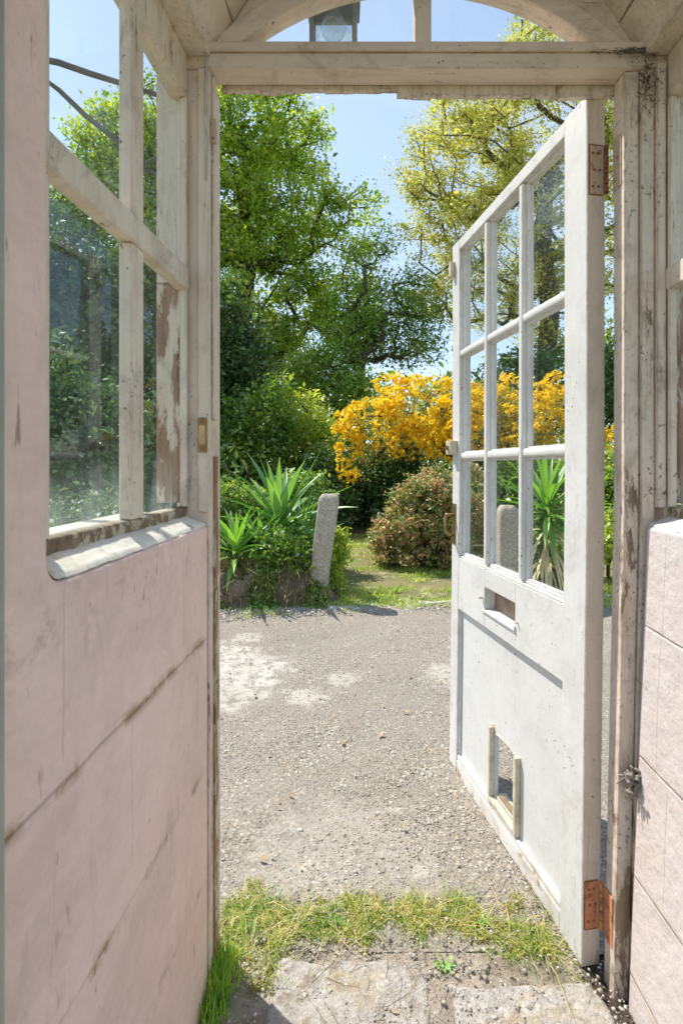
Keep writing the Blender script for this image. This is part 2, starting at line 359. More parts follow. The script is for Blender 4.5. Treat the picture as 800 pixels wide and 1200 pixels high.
def wallpoly():
    pts = [(0, -.08), (.6, -.08), (.6, 2.1), (.524, 2.1)]
    r = .03
    for k in range(7):
        a = math.pi/2*k/6
        pts.append((.524-r+r*math.cos(a), 1.010+r-r*math.sin(a)))
    pts.append((0, 1.012)); return pts
M_pinkL = pink_wall('pink wall paint, mortar lines and brown algae', [.775, .50, .27], [(.597, .80, 1.0), (.761, .55, .763), (.96, .80, 1.0), (.97, .2, .45)])
M_pinkR = pink_wall('paler pink wall paint with thin joints', [.80, .525, .27, .06], [(1.025, .53, .79), (1.02, .79, 1.02), (.985, .28, .52)], stain=.3, gcol=(.46, .40, .36), paint=(.62, .575, .575))
for W, m, nm in ((WL, M_pinkL, 'L'), (WR, M_pinkR, 'R')):
    b = MB(); b.prism(wallpoly(), W, 0, .115)
    w = b.build('wall', m, porch, bevel=.009, seg=4)
    w['label'] = 'pink painted wall with brown stained joints' if nm == 'L' else 'paler pink wall with cobweb at its edge'
    # rounded plaster sill with flaking white paint
    V, Fq = [], []
    nu, nd = 60, 14
    for i in range(nu+1):
        for j in range(nd+1):
            u = .002+.516*i/nu; dj = j/nd; d = .0045+.0425*dj
            z = 1.0150+.017*dj-.004*max(0, 1-dj*7)**2+.0018*mnoise.noise((u*22, d*60, 3))+.0012*mnoise.noise((u*70, d*160, 3))
            if u > .494: z += .03-math.sqrt(max(0, .03**2-(u-.494)**2))
            d += (.0022*mnoise.noise((u*26, 1, 1))+.0012*mnoise.noise((u*90, 1, 1)))*(1-dj)
            V.append(W(u, d, z))
    for i in range(nu):
        for j in range(nd): k = i*(nd+1)+j; Fq.append((k, k+1, k+nd+2, k+nd+1))
    bigmesh('inner_sill', V, Fq, M_sill if nm == 'L' else m, porch, smooth=True)
    # outer sill
    s = MB(); s.box((-.03, .52), (.118, .20), (1.01, 1.036), W); s.build('sill', M_win, porch, bevel=.006)
    # window with its frame, bars and glass
    b = MB()
    b.box((0, .524), (.045, .08), (1.922, 2.018), W)
    b.box((.453, .524), (.047, .078), (1.0518, 1.922), W); b.box((0, .013), (.043, .058), (1.0518, 1.922), W)
    fr = b.build('window', M_win, porch, bevel=.003)
    b = MB(); b.box((.0, .524), (.046, .078), (1.018, 1.0515), W); b.build('bottom_rail', M_rail, fr, bevel=.004)
    b = MB(); b.box((.206, .250), (.043, .066), (1.0518, 1.5135), W); b.box((.206, .250), (.043, .066), (1.56, 1.924), W)
    b.build('mullion', M_win, fr, bevel=.003)
    b = MB(); b.box((.0, .526), (.040, .068), (1.514, 1.561), W); b.build('glazing_bar', M_win, fr, bevel=.004)
    b = MB(); b.add([W(.013, .0615, 1.050), W(.453, .0615, 1.050), W(.453, .0615, 1.52), W(.013, .0615, 1.52)], [(0, 1, 2, 3)])
    b.add([W(.013, .0615, 1.555), W(.453, .0615, 1.555), W(.453, .0615, 1.92), W(.013, .0615, 1.92)], [(0, 1, 2, 3)])
    b.build('glass', M_glass, fr)
    # corner post behind the glass
    b = MB(); b.box((-.06, .006), (.050, .112), (1.06, 1.530), W); cp = b.build('corner_post', M_bare if nm == 'L' else M_raw, porch, bevel=.003)
    if nm == 'R': cp['label'] = 'window post stripped to bare red brown wood'
    b = MB(); b.box((-.06, .006), (.050, .112), (1.5305, 2.03), W); b.build('corner_post', M_win, porch, bevel=.003)
    # crumbling fillet of mortar along the joint with the frame
# front posts
b = MB()
b.box((-.335, -.284), (1.103, 1.20), (-.05, 1.993)); b.box((-.307, -.2835), (1.094, 1.1025), (1.04, 1.99))
b.box((-.284, -.277), (1.118, 1.15), (1.24, 1.99))
pl = b.build('door_post', M_frame, porch, bevel=.0025); pl['label'] = 'peeling white timber post with brass strike plate'
# ragged splinter strip down the low part of the post
b = MB()
zz = np.linspace(.0, 1.16, 40); 
for z0, z1 in zip(zz[:-1], zz[1:]):
    w = .004+.004*mnoise.noise((z0*9, 3, 1))+.003*mnoise.noise((z0*40, 1, 1))
    b.box((-.2838, -.2838+max(.0015, w)), (1.135, 1.165), (z0, z1-.0004))
b.build('door_stop', M_bare, porch)
def lean2(z): return .021*min(0., z-1.04)
SH = lambda x, y, z: (x+lean2(z), y, z)
b = MB()
b.kbox((.611, .643), (1.108, 1.152), (-.06, 1.993), SH); b.kbox((.6445, .6725), (1.101, 1.152), (-.06, 1.993), SH)
b.box((.6735, .692), (1.091, 1.15), (1.05, 2.0), SH); b.kbox((.6935, .702), (1.102, 1.15), (-.06, 2.0), SH)
pr = b.build('door_post', M_postR, porch, bevel=.0025); pr['label'] = 'cracked white timber post carrying the hinges'
b = MB()
b.box((-.335, .74), (1.10, 1.152), (1.9935, 2.046)); b.box((-.30, .70), (1.092, 1.0995), (2.026, 2.046))
tb = b.build('transom_beam', M_frameh, porch, bevel=.003)
b = MB(); x = -.27
while x < .655:
    w_ = rng.uniform(.004, .02); k_ = 1.9875-.010*max(0, N3(x*9, 1, 3))-.004*rng.uniform()-(.012 if x > .12 else 0)
    b.box((x, x+w_), (1.153, 1.166), (k_, 2.04)); x += w_
b.build('drip_strip', M_win, porch)
# fanlight: arch ring, spandrel board, mullion, glass
cx, cz, Ra = .165, 1.59, .598
def arch(r, n=40, zb=2.0462):
    h = zb-cz; a0 = math.acos(min(1, h/r)); return [(cx+r*math.sin(-a0+2*a0*i/n), cz+r*math.cos(-a0+2*a0*i/n)) for i in range(n+1)]
ai = arch(Ra); ao = arch(Ra+.045)
b = MB()
def band(b, pa, pb, y0, y1):
    n = len(pa)
    vs = [(p[0], y, p[1]) for y in (y0, y1) for pp in (pa, pb) for p in pp]
    fs = []
    for i in range(n-1):
        fs += [(i, i+1, n+i+1, n+i), (2*n+i, 3*n+i, 3*n+i+1, 2*n+i+1), (i, 2*n+i, 2*n+i+1, i+1), (n+i, n+i+1, 3*n+i+1, 3*n+i)]
    fs += [(0, n, 3*n, 2*n), (n-1, 3*n-1, 4*n-1, 2*n-1)]
    b.add(vs, fs)
band(b, ai, ao, 1.103, 1.145)
fan = b.build('fanlight', M_frameh, porch, bevel=.004)
b = MB(); outer = []
for (x, z) in ao:
    a = math.atan2(x-cx, z-1.7); outer.append((cx+max(-.6, min(.6, math.tan(a)*.9 if abs(a) < 1.2 else .6*np.sign(a))), 2.62 if abs(a) < .58 else 2.62-(abs(a)-.58)*1.02))
outer[0] = (-.36, 2.0462); outer[-1] = (.76, 2.0462)
band(b, ao, outer, 1.114, 1.14); b.build('arch_board', M_frameh, porch)
b = MB(); b.box((.1585, .1945), (1.108, 1.138), (2.0466, 2.187)); b.build('mullion', M_frame, fan, bevel=.003)
b = MB(); n = len(ai); b.add([(p[0], 1.126, p[1]) for p in ai], [tuple(range(n))]); b.build('glass', M_fglass, fan)
# sloping boarded ceiling, two slopes of separate boards
sl = R(56); zt = 2.03
b = MB()
for side, W, run in ((0, WL, .47), (1, WR, .47)):
    L = run/math.cos(sl); k = 0; w = .088
    while k*w < L:
        s0, s1 = k*w, min(k*w+w-.003, L)
        def C(u, s, h, W=W): return W(u, -s*math.cos(sl)+h*math.sin(sl)+.0, zt+s*math.sin(sl)+h*math.cos(sl))
        b.box((-.02, .64), (s0, s1), (0, .012), C); k += 1
b.build('ceiling', M_ceil, porch, bevel=.002)
b = MB()
for W in (WL, WR):
    def C(u, s, h, W=W): return W(u, -s*math.cos(sl)+h*math.sin(sl), zt+s*math.sin(sl)+h*math.cos(sl))
    b.box((-.1, .68), (.03, .87), (.016, .05), C)
for W in (WL, WR): b.box((-.1, .68), (.0605, .125), (2.02, 2.06), W)
b.build('roof', simple('roof slate', (.12, .12, .13), .7, 0, (.18, .17, .16), 9), porch, bevel=.003)
for W in (WL, WR):
    b = MB(); b.box((-.005, .60), (-.003, .060), (2.0185, 2.050), W); b.build('wall_plate', M_win, porch, bevel=.002)
# old wire clipped in the roof corner
b = MB()
b.tube([(-.295, 1.085, 2.03), (-.285, 1.075, 2.06), (-.262, 1.07, 2.085), (-.235, 1.08, 2.12), (-.2, 1.085, 2.17), (-.15, 1.09, 2.25)], .0035, 8)
b.tube([(-.262, 1.07, 2.085), (-.275, 1.045, 2.11), (-.25, .99, 2.15)], .003, 8)
b.tube([(-.287, 1.09, 2.05), (-.289, 1.091, 1.9), (-.288, 1.091, 1.75)], .0025, 8)
b.build('cable', simple('painted cable', (.55, .5, .44), .6), porch, smooth=True)
# strike plate
b = MB(); b.box((-.306, -.286), (1.0885, 1.094), (1.168, 1.242)); sp = b.build('strike_plate', M_brass, porch, bevel=.0015)
b = MB(); b.box((-.302, -.290), (1.0872, 1.0886), (1.185, 1.225)); b.build('keep', simple('worn brass keep', (.62, .42, .22), .5, .2), sp, bevel=.001)
b = MB()
for z in (1.175, 1.235):
    b = MB(); b.tube([(-.296, 1.0885, z), (-.296, 1.0862, z)], .0032, 10); b.build('screw', M_rustd, sp)
b = MB(); b.box((-.2845, -.272), (1.108, 1.122), (1.842, 1.892)); b.build('keep', M_rust, porch, bevel=.002)
# cobweb lump on the right post, ragged
b = MB()
for i in range(46):
    p = Vector((.618+random.gauss(0, .010), 1.088+random.gauss(0, .006), .475+random.gauss(0, .010)))
    q = p+Vector((random.gauss(.006, .012), random.gauss(-.003, .006), random.gauss(-.008, .012)))
    b.tube([p, (p+q)/2+Vector((0, -.002, 0)), q], [.0028, .004, .0012], 5)
b.build('cobweb', simple('dusty grey web', (.30, .27, .23), .95, 0, (.16, .13, .11), 150, .8), porch, smooth=True)
b = MB()
for i in range(230):
    p = Vector((.652+random.gauss(0, .012), 1.0935-abs(random.gauss(0, .003)), 1.962+random.gauss(0, .030)))
    q = p+Vector((random.gauss(0, .005), random.gauss(-.001, .002), random.gauss(-.002, .006)))
    b.tube([p, (p+q)/2, q], [.0003, random.uniform(.0004, .0013), .0003], 4)
for i in range(160):
    p = Vector((.62+random.gauss(0, .035), 1.0905-abs(random.gauss(0, .001)), 2.022+random.gauss(0, .005))); q = p+Vector((random.gauss(.0, .009), 0, random.gauss(0, .002)))
    b.tube([p, (p+q)/2, q], [.0003, random.uniform(.0004, .0012), .0003], 4)
cw = b.build('cobweb', simple('black sooty web', (.20, .16, .12), .95, 0, (.08, .06, .045), 150, .8), porch, smooth=True); cw['label'] = 'dark dirty web in the top corner of the door frame'
# inner frame beside the camera
b = MB(); b.box((-.352, -.3215), (.40, .492), (-.05, 2.1)); b.build('inner_post', M_post_in, porch, bevel=.004)

# ------------------------------------------------------------------ DOOR
A0 = np.array([.557, 1.165]); dd = np.array([-.162, .987]); dd = dd/np.linalg.norm(dd); nn = np.array([-dd[1], dd[0]])
def D(u, w, z):
    p = A0+u*dd-nn*w; return (p[0]+.012*min(0., z-1.04), p[1], z-.010*u/.81)
door = empty('glazed_door', (.60, 1.17, 0), 'white half glazed door standing open outwards with rusty hinges, letter slot and cat flap', 'door')
TH = .045; UW = .812
b = MB(); b.kbox((0, .086), (0, TH), (.0, 1.983), D)
st = b.build('stile', M_door, door, bevel=.002)
b = MB(); b.kbox((.744, UW), (0, TH), (.012, 1.982), D); b.build('stile', M_door, door, bevel=.002)
b = MB(); b.box((.0862, .7438), (.001, TH), (1.944, 1.981), D); b.build('top_rail', M_doorh, door, bevel=.0025)
b = MB()
lr = [((.0862, .322), (.612, .800)), ((.525, .7438), (.612, .800)), ((.3221, .5249), (.612, .668)), ((.3221, .5249), (.742, .800))]
for a, c in lr: b.box(a, (.001, TH), c, D)
b.build('lock_rail', M_doorh, door, bevel=.0008, seg=1)
b = MB(); b.box((.0862, .7438), (.004, TH), (.8003, .8075), D)
b.box((.0862, .7438), (.012, TH-.006), (.8076, .815), D); b.build('rail_bead', M_doorh, door, bevel=.003)
b = MB(); b.box((.0862, .7438), (.001, TH), (.0, .052), D); b.box((.0862, .7438), (.0025, TH-.006), (.0522, .071), D); b.build('bottom_rail', M_botr, door, bevel=.0045)
# panel with an arched cat-flap hole
b = MB(); p0, p1 = .016, .030
b.box((.0862, .322), (p0, p1), (.0712, .6118), D); b.box((.470, .7438), (p0, p1), (.0712, .6118), D); b.box((.3221, .4699), (p0, p1), (.0712, .095), D)
N = 14; wa = .148
for i in range(N):
    u0 = .322+wa*i/N; u1 = .322+wa*(i+1)/N
    def top(u): return .283+.016*math.sqrt(max(0, 1-((u-.396)/.075)**2))
    b.prism([(u0, top(u0)), (u1, top(u1)), (u1, .6118), (u0, .6118)], D, p0, p1)
b.build('panel', M_panel, door)
b = MB()
for a, c in (((.086, .094), (.062, .61)), ((.736, .744), (.062, .61))): b.box(a, (.008, .016), c, D)
b.build('panel_bead', M_door, door, bevel=.003)
# glazing bars
for u0 in (.290, .517):
    b = MB(); b.box((u0, u0+.022), (.002, .040), (.815, 1.944), D); b.build('glazing_bar', M_door, door, bevel=.005, seg=1)
for z0 in (1.556, 1.176):
    b = MB()
    for a in ((.0862, .2898), (.3122, .5168), (.5392, .7438)): b.box(a, (.0015, .040), (z0-.012, z0+.012), D)
    b.build('glazing_bar', M_doorh, door, bevel=.005, seg=1)
b = MB()
for ua, ub in ((.086, .292), (.310, .519), (.537, .745)):
    for za, zb in ((.81, 1.168), (1.184, 1.548), (1.564, 1.95)):
        b.add([D(ua, .0265, za), D(ub, .0265, za), D(ub, .0265, zb), D(ua, .0265, zb)], [(0, 1, 2, 3)])
b.build('glass', M_dglass, door)
# glazing beads round each light
b = MB()
for ua, ub in ((.086, .290), (.312, .517), (.539, .744)):
    for za, zb in ((.815, 1.164), (1.188, 1.544), (1.568, 1.944)):
        for a, c in (((ua, ua+.007), (za, zb)), ((ub-.007, ub), (za, zb)), ((ua+.0072, ub-.0072), (za, za+.006)), ((ua+.0072, ub-.0072), (zb-.007, zb))):
            b.box(a, (.014, .026), c, D)
b.build('glazing_bead', M_door, door)
# letter slot
b = MB(); b.box((.3225, .5245), (.038, .043), (.6685, .7415), D); ls = b.build('letter_slot', M_brown, door)
b = MB(); b.box((.318, .532), (-.004, .010), (.660, .6675), D); b.box((.317, .321), (-.004, .012), (.655, .676), D); b.build('slot_lip', M_panel, ls, bevel=.001)
b = MB(); b.tube([D(.538, .0, .705), D(.538, -.012, .703)], .004, 8); b.build('screw', M_cream, ls)
b = MB(); b.tube([D(.305, .0, .69), D(.305, -.008, .69)], .003, 8); b.build('screw', M_cream, ls)
# cat flap surround
b = MB()
b.box((.306, .3215), (-.001, p0), (.072, .300), D); b.box((.470, .484), (-.001, p0), (.088, .308), D); b.box((.476, .490), (.006, p0), (.072, .312), D); b.box((.3217, .484), (-.001, p0), (.072, .0875), D)
for i in range(16):
    u0 = .322+wa*i/16; u1 = .322+wa*(i+1)/16
    b.prism([(u0, top(u0)-.0), (u1, top(u1)-.0), (u1, top(u1)-.006), (u0, top(u0)-.006)], D, p0-.003, p1+.003)
b.box((.330, .462), (p0, p1+.02), (.0885, .100), D)
cf = b.build('cat_flap', M_cream, door, bevel=.0025)
b = MB(); b.box((.35, .44), (.018, .034), (.1003, .109), D); b.build('catch', M_brown, cf, bevel=.001)
# hinges
for (z0, z1) in ((1.757, 1.868), (.085, .192)):
    b = MB(); b.box((-.0027, -.0014), (.006, .037), (z0, z1), D)
    zc = (z0+z1)/2
    MR = M_rust if z0 > 1 else M_rusto
    h = b.build('hinge', MR, door, bevel=.0005)
    b = MB()
    for (wa_, wb_), (zc_, zd_) in (((.004, .006), (z0-.002, z1+.002)), ((.006, .038), (z0-.0022, z0+.0004)), ((.006, .038), (z1-.0004, z1+.0022))): b.box((-.0030, -.0010), (wa_, wb_), (zc_, zd_), D)
    b.build('rust_line', M_rustd, h)
    h['label'] = 'rusty butt hinge near the top' if z0 > 1 else 'rusty orange butt hinge near the ground'
    b = MB(); 
    for k in range(5):
        za = z0+(z1-z0)*k/5+.001; zb = z0+(z1-z0)*(k+1)/5-.001
        q = D(-.0075, .0435, za); r = D(-.0075, .0435, zb); b.tube([q, r], .0052, 12)
    b.build('knuckle', M_rustd if z0 > 1 else M_orange, h, smooth=False)
    b = MB()
    lx = lean2(zc)
    b.box((.6088+lx, .6107+lx), (1.118, 1.150), (z0-.004, z1+.002)); b.build('jamb_leaf', MR, h, bevel=.0005)
    for k in (.16, .5, .84):
        for w in (.014, .027):
            b = MB()
            c0 = D(-.0025, w+(.004 if k == .5 else 0), z0+(z1-z0)*k); c1 = D(-.0036, w+(.004 if k == .5 else 0), z0+(z1-z0)*k)
            b.tube([c0, c1], .0032, 10); b.build('screw', M_rustd, h)
# rim latch, brass plate and pull, small catch block
b = MB(); b.box((.758, .806), (-.030, -.0002), (1.183, 1.235), D); b.box((.80, .830), (-.022, -.006), (1.192, 1.226), D); la = b.build('latch', M_cream, door, bevel=.003)
b = MB(); b.tube([D(.78, -.030, 1.209), D(.78, -.040, 1.209)], .010, 12); b.build('knob', M_brass, la)
b = MB(); b.box((.772, .806), (-.0035, -.0002), (.845, .998), D); hp = b.build('handle', M_brass, door, bevel=.001)
b = MB(); b.tube([D(.789, -.003, .955), D(.789, -.030, .955), D(.789, -.038, .945), D(.789, -.037, .90), D(.789, -.026, .883), D(.789, -.003, .880)], [.006, .006, .0065, .0065, .006, .006], 10)
b.tube([D(.789, -.034, .955), D(.76, -.038, .957)], .006, 10)
b.build('pull', M_brass, hp, smooth=True)
b = MB(); b.box((.785, .808), (-.018, -.0002), (1.86, 1.915), D); b.build('catch_block', M_cream, door, bevel=.003)
b = MB(); b.box((.02, .065), (.01, .035), (1.9835, 1.9875), D); b.build('stay', M_rustd, door)
# the yellowed hinge edge: thin facing board on the stile edge
b = MB(); b.kbox((-.0013, -.0002), (.001, .044), (0, 1.982), D)
b.build('edge_strip', M_edge, door)

# ------------------------------------------------------------------ LANTERN outside the fanlight
lan = empty('lantern', (-.022, 1.36, 2.2), 'dark framed glass lantern hanging outside the arched fanlight', 'lantern')
b = MB(); X0, X1, Y0, Y1, Z0, Z1 = -.082, .040, 1.30, 1.42, 2.19, 2.36
for x in (X0, X1-.011):
    for y in (Y0, Y1-.011): b.box((x, x+.011), (y, y+.011), (Z0, Z1))
b.box((X0-.004, X1+.004), (Y0-.004, Y1+.004), (Z1, Z1+.012)); b.box((X0, X1), (Y0, Y1), (Z0-.01, Z0))
b.build('frame', M_dark, lan, bevel=.0015)
b = MB(); b.add([(X0-.01, Y0-.01, Z1+.012), (X1+.01, Y0-.01, Z1+.012), (X1+.01, Y1+.01, Z1+.012), (X0-.01, Y1+.01, Z1+.012), (-.021, 1.36, Z1+.08)], [(0, 1, 4), (1, 2, 4), (2, 3, 4), (3, 0, 4), (3, 2, 1, 0)])
b.build('cap', M_dark, lan)
b = MB(); b.box((X0+.012, X1-.012), (Y1-.012, Y1-.008), (Z0+.002, Z1-.002)); b.box((X0+.004, X0+.007), (Y0+.012, Y1-.012), (Z0+.002, Z1-.002)); b.box((X1-.007, X1-.004), (Y0+.012, Y1-.012), (Z0+.002, Z1-.002))
b.build('frosted_pane', glassmat('lantern glass', .42, (.95, .98, 1)), lan)
b = MB(); pr_ = [(.0, .0), (.02, .006), (.03, .02), (.033, .035), (.028, .052), (.016, .068), (.013, .085)]
vs = []; 
for r_, z_ in pr_: vs += [(-.021+r_*math.cos(2*math.pi*k/20), 1.36+r_*math.sin(2*math.pi*k/20), 2.265+z_) for k in range(20)]
b.add(vs, [(i*20+k, i*20+(k+1) % 20, (i+1)*20+(k+1) % 20, (i+1)*20+k) for i in range(len(pr_)-1) for k in range(20)])
b.build('bulb', glassmat('bulb glass', .25, (.95, .97, 1)), lan, smooth=True)
b = MB(); b.tube([(-.021, 1.36, Z1+.07), (-.021, 1.36, 2.62), (-.021, 1.30, 2.66), (-.021, 1.142, 2.66)], .006, 8); b.build('bracket', M_dark, lan, smooth=True)

# ------------------------------------------------------------------ GROUND
def soilmat(name, a=(.10, .07, .045), b=(.25, .19, .13), hole=None):
    t = NT(name); n = t.noise(14, 8, .7)
    c = t.mix(t.ramp(n, [(.35, 0), (.65, 1)]), a, b)
    c = t.mix(t.ramp(t.noise(70, 4), [(.6, 0), (.66, 1)]), c, (.34, .28, .21))
    c = t.mix(t.math('MULTIPLY', t.ramp(t.noise(3, 5), [(.5, 0), (.62, 1)]), .6), c, (.09, .10, .035))
    if hole: c = t.mix(spot(t, *hole, .3, 22, .5), c, t.mix(t.noise(90, 4), (.03, .02, .014), (.11, .08, .055)))
    return t.done(t.bsdf(c, .95, t.bump(n, 1, .03)))
def lawnmat():
    t = NT('lawn turf and bare earth'); n = t.noise(6, 8, .7); f = t.noise(80, 5, .7)
    c = t.mix(t.ramp(f, [(.35, 0), (.65, 1)]), (.10, .12, .03), (.26, .26, .10))
    c = t.mix(t.ramp(t.noise(1.2, 6, .65), [(.42, 0), (.6, 1)]), c, (.26, .23, .10))
    bare = t.ramp(t.math('ADD', n, 0), [(.56, 0), (.62, 1)])
    c = t.mix(bare, c, t.mix(f, (.36, .29, .20), (.60, .53, .43)))
    return t.done(t.bsdf(c, .95, t.bump(f, 1, .02)))
M_soil = soilmat('dark garden soil'); M_lawn = lawnmat()
b = MB(); b.add([(-300, -60, -.07), (300, -60, -.07), (300, 500, -.07), (-300, 500, -.07)], [(0, 1, 2, 3)])
tag(b.build('ground', M_lawn), 'garden ground reaching to the horizon', 'ground', kind='structure')

def grid(x0, x1, y0, y1, nx, ny, zf, edge=None):
    xs = np.linspace(x0, x1, nx); ys = np.linspace(y0, y1, ny)
    X, Y = np.meshgrid(xs, ys); 
    if edge is not None: X, Y = edge(X, Y)
    Z = np.array([[zf(x, y) for x, y in zip(rx, ry)] for rx, ry in zip(X, Y)])
    V = np.stack([X.ravel(), Y.ravel(), Z.ravel()], 1)
    i = np.arange(nx*ny).reshape(ny, nx)
    Fq = np.stack([i[:-1, :-1].ravel(), i[:-1, 1:].ravel(), i[1:, 1:].ravel(), i[1:, :-1].ravel()], 1)
    return V, Fq
def N3(x, y, z=0): return mnoise.noise((x, y, z))
def yk(x): return 3.99+.16*x+.04*N3(x*3, 5)+.02*N3(x*13, 2)       # far edge of the forecourt
def zf(x, y):
    return -.006+.009*N3(x*1.3, y*1.3)+.004*N3(x*7, y*7)+.0025*N3(x*26, y*26)
# forecourt: worn tarmac with exposed stones and pale lime patches
t = NT('worn gravelly tarmac with pale patches')
v1 = t.vor(78, out=1); sc = t.n('ShaderNodeSeparateColor'); t.put(sc.inputs[0], v1)
d1 = t.vor(78, out=0); d2 = t.vor(210, out=0); v2 = t.vor(210, out=1); sc2 = t.n('ShaderNodeSeparateColor'); t.put(sc2.inputs[0], v2)
st_ = t.ramp(sc.outputs[0], [(0, (.07, .06, .05)), (.25, (.21, .18, .15)), (.55, (.36, .32, .27)), (.8, (.54, .50, .44)), (1, (.78, .76, .72))])
s2_ = t.ramp(sc2.outputs[1], [(0, (.13, .115, .10)), (.5, (.29, .26, .225)), (1, (.50, .47, .42))])
fineb = t.mix(t.ramp(t.noise(130, 6, .75), [(.34, 0), (.64, 1)]), (.10, .085, .07), (.52, .485, .43))
c = t.mix(t.ramp(d1, [(.30, 1), (.48, 0)]), fineb, st_)
c = t.mix(t.ramp(t.noise(4, 6, .7), [(.42, 0), (.58, 1)]), c, t.mix(t.ramp(d2, [(.30, 1), (.5, 0)]), fineb, s2_))
smooth_ = t.mix(t.noise(40, 5), (.33, .305, .27), (.47, .445, .40))
c = t.mix(t.math('MULTIPLY', t.ramp(t.noise(2.3, 7, .68, dist=.5), [(.50, 0), (.60, 1)]), .35), c, smooth_)
lime = spot(t, -.72, 2.75, .50, .3, 5, .75)
lime = t.math('MULTIPLY', lime, t.ramp(t.noise(16, 7, .75), [(.40, 0), (.52, 1)]))
for (x, y, r) in ((.0, 2.72, .10), (-.18, 2.5, .11), (.72, 3.15, .07), (.62, 2.75, .2), (.22, 1.44, .035), (-.62, 3.35, .12), (.0, 1.5, .3)):
    lime = t.math('MAXIMUM', lime, t.math('MULTIPLY', t.math('MULTIPLY', spot(t, x, y, r, .35, 22, .9), .7 if r < .25 else .4), t.ramp(t.noise(30, 6, .7), [(.38, .1), (.5, 1)])))
c = t.mix(t.math('MULTIPLY', lime, .85), c, t.mix(t.noise(50, 5), (.52, .50, .46), (.74, .72, .68)))
c = t.mix(t.math('MULTIPLY', t.ramp(t.noise(7, 6, .7, dist=.4), [(.60, 0), (.70, 1)]), .45), c, (.40, .27, .14))
far = t.ramp(t.noise(1.1, 4, .6), [(.45, 0), (.6, 1)])
c = t.mix(t.math('MULTIPLY', far, .25), c, (.22, .20, .185))
c = t.mix(t.math('MULTIPLY', t.ramp(t.noise(26, 6, .75), [(.62, 0), (.68, 1)]), .40), c, (.10, .085, .065))
c = t.mix(t.math('MULTIPLY', t.ramp(t.noise(21, 6, .75, dist=.4), [(.60, 0), (.65, 1)]), .5), c, (.66, .63, .57))
hh = t.math('ADD', t.math('MULTIPLY', t.math('SUBTRACT', .5, d1), .8), t.math('ADD', t.math('MULTIPLY', t.math('SUBTRACT', .5, d2), .35), t.noise(60, 6, .7)))
hh = t.math('MULTIPLY', hh, t.math('SUBTRACT', 1, t.math('MULTIPLY', lime, .6)))
c = t.mix(1.0, c, (.77, .745, .70), 'MULTIPLY')
M_tar = t.done(t.bsdf(c, .92, t.bump(hh, .75, .0045)))
def fe(X, Y):
    k = (Y-1.0)/(4.0-1.0); yy = np.vectorize(yk)(X); return X, 1.2+k*(yy-1.2)
V, Fq = grid(-4.5, 5.5, 1.0, 4.0, 500, 260, zf, fe)
tag(bigmesh('forecourt', V, Fq, M_tar, smooth=True), 'pale gravelly tarmac in front of the door', 'forecourt', kind='structure')
# dirt floor under the threshold and inside
V, Fq = grid(-1.2, 1.6, -.6, 1.36, 160, 130, lambda x, y: -.002+.010*N3(x*5, y*5)+.004*N3(x*21, y*21)-.03*(y > 1.30)-.02*max(0, 1-abs(x-.62)/.12)*(y > 1.02)*(y < 1.25))
tag(bigmesh('threshold_soil', V, Fq, soilmat('threshold soil', (.24, .19, .145), (.50, .45, .385), (.612, 1.13, .085)), smooth=True), 'crumbly soil at the threshold', 'soil', kind='structure')

# threshold slabs
t = NT('worn dirty stone slab')
n1 = t.noise(18, 8, .75, dist=.3); n2 = t.noise(70, 6, .7)
c = t.mix(t.ramp(n2, [(.3, 0), (.7, 1)]), (.30, .28, .25), (.52, .49, .45))
c = t.mix(t.math('MULTIPLY', t.ramp(n1, [(.50, 0), (.60, 1)]), .75), c, (.24, .19, .13))
c = t.mix(t.math('MULTIPLY', t.ramp(t.noise(34, 6, .75), [(.56, 0), (.62, 1)]), .7), c, (.66, .64, .60))
c = t.mix(t.ramp(t.noise(90, 4, .7), [(.64, 0), (.68, 1)]), c, (.10, .08, .06))
c = t.mix(t.math('MULTIPLY', t.ramp(t.noise(7, 6, .7), [(.52, 0), (.66, 1)]), .6), c, (.38, .30, .17))
c = t.mix(1.0, c, (1.18, 1.18, 1.19), 'MULTIPLY')
M_slab = t.done(t.bsdf(c, .95, t.bump(t.math('ADD', n1, n2), 1, .012)))
def slab(x0, x1, y0, y1, label):
    e = [(x0, y0), (x1, y0), (x1, y1), (x0, y1)]
    V, Fq = grid(0, 1, 0, 1, 60, 60, lambda a, b: 0)
    a, bb = V[:, 0].copy(), V[:, 1].copy()
    X = x0+(x1-x0)*a; Y = y0+(y1-y0)*bb
    ed = np.minimum(np.minimum(a, 1-a)*(x1-x0), np.minimum(bb, 1-bb)*(y1-y0))
    Z = np.array([.007+.005*N3(x*9, y*9, 4)+.0035*N3(x*34, y*34, 2) for x, y in zip(X, Y)])-.03*np.clip(1-ed/.018, 0, 1)**2
    Xn = X+np.array([.014*N3(x*9, y*9, 9)+.006*N3(x*30, y*30, 9) for x, y in zip(X, Y)]); Y = Y+np.array([.018*N3(x*11, y*11, 19)+.007*N3(x*35, y*35, 3) for x, y in zip(X, Y)]); X = Xn
    o = bigmesh('stone_slab', np.stack([X, Y, Z], 1), Fq, M_slab, smooth=True)
    return tag(o, label, 'stone slab', 'worn stone slabs at the threshold')
slab(-.165, .190, .86, 1.185, 'pale worn stone slab left of centre at the bottom of the doorway')
slab(.225, .56, .86, 1.135, 'pale worn stone slab at the foot of the open door')
slab(-.66, -.20, .70, 1.05, 'worn stone slab at the foot of the stained pink wall')

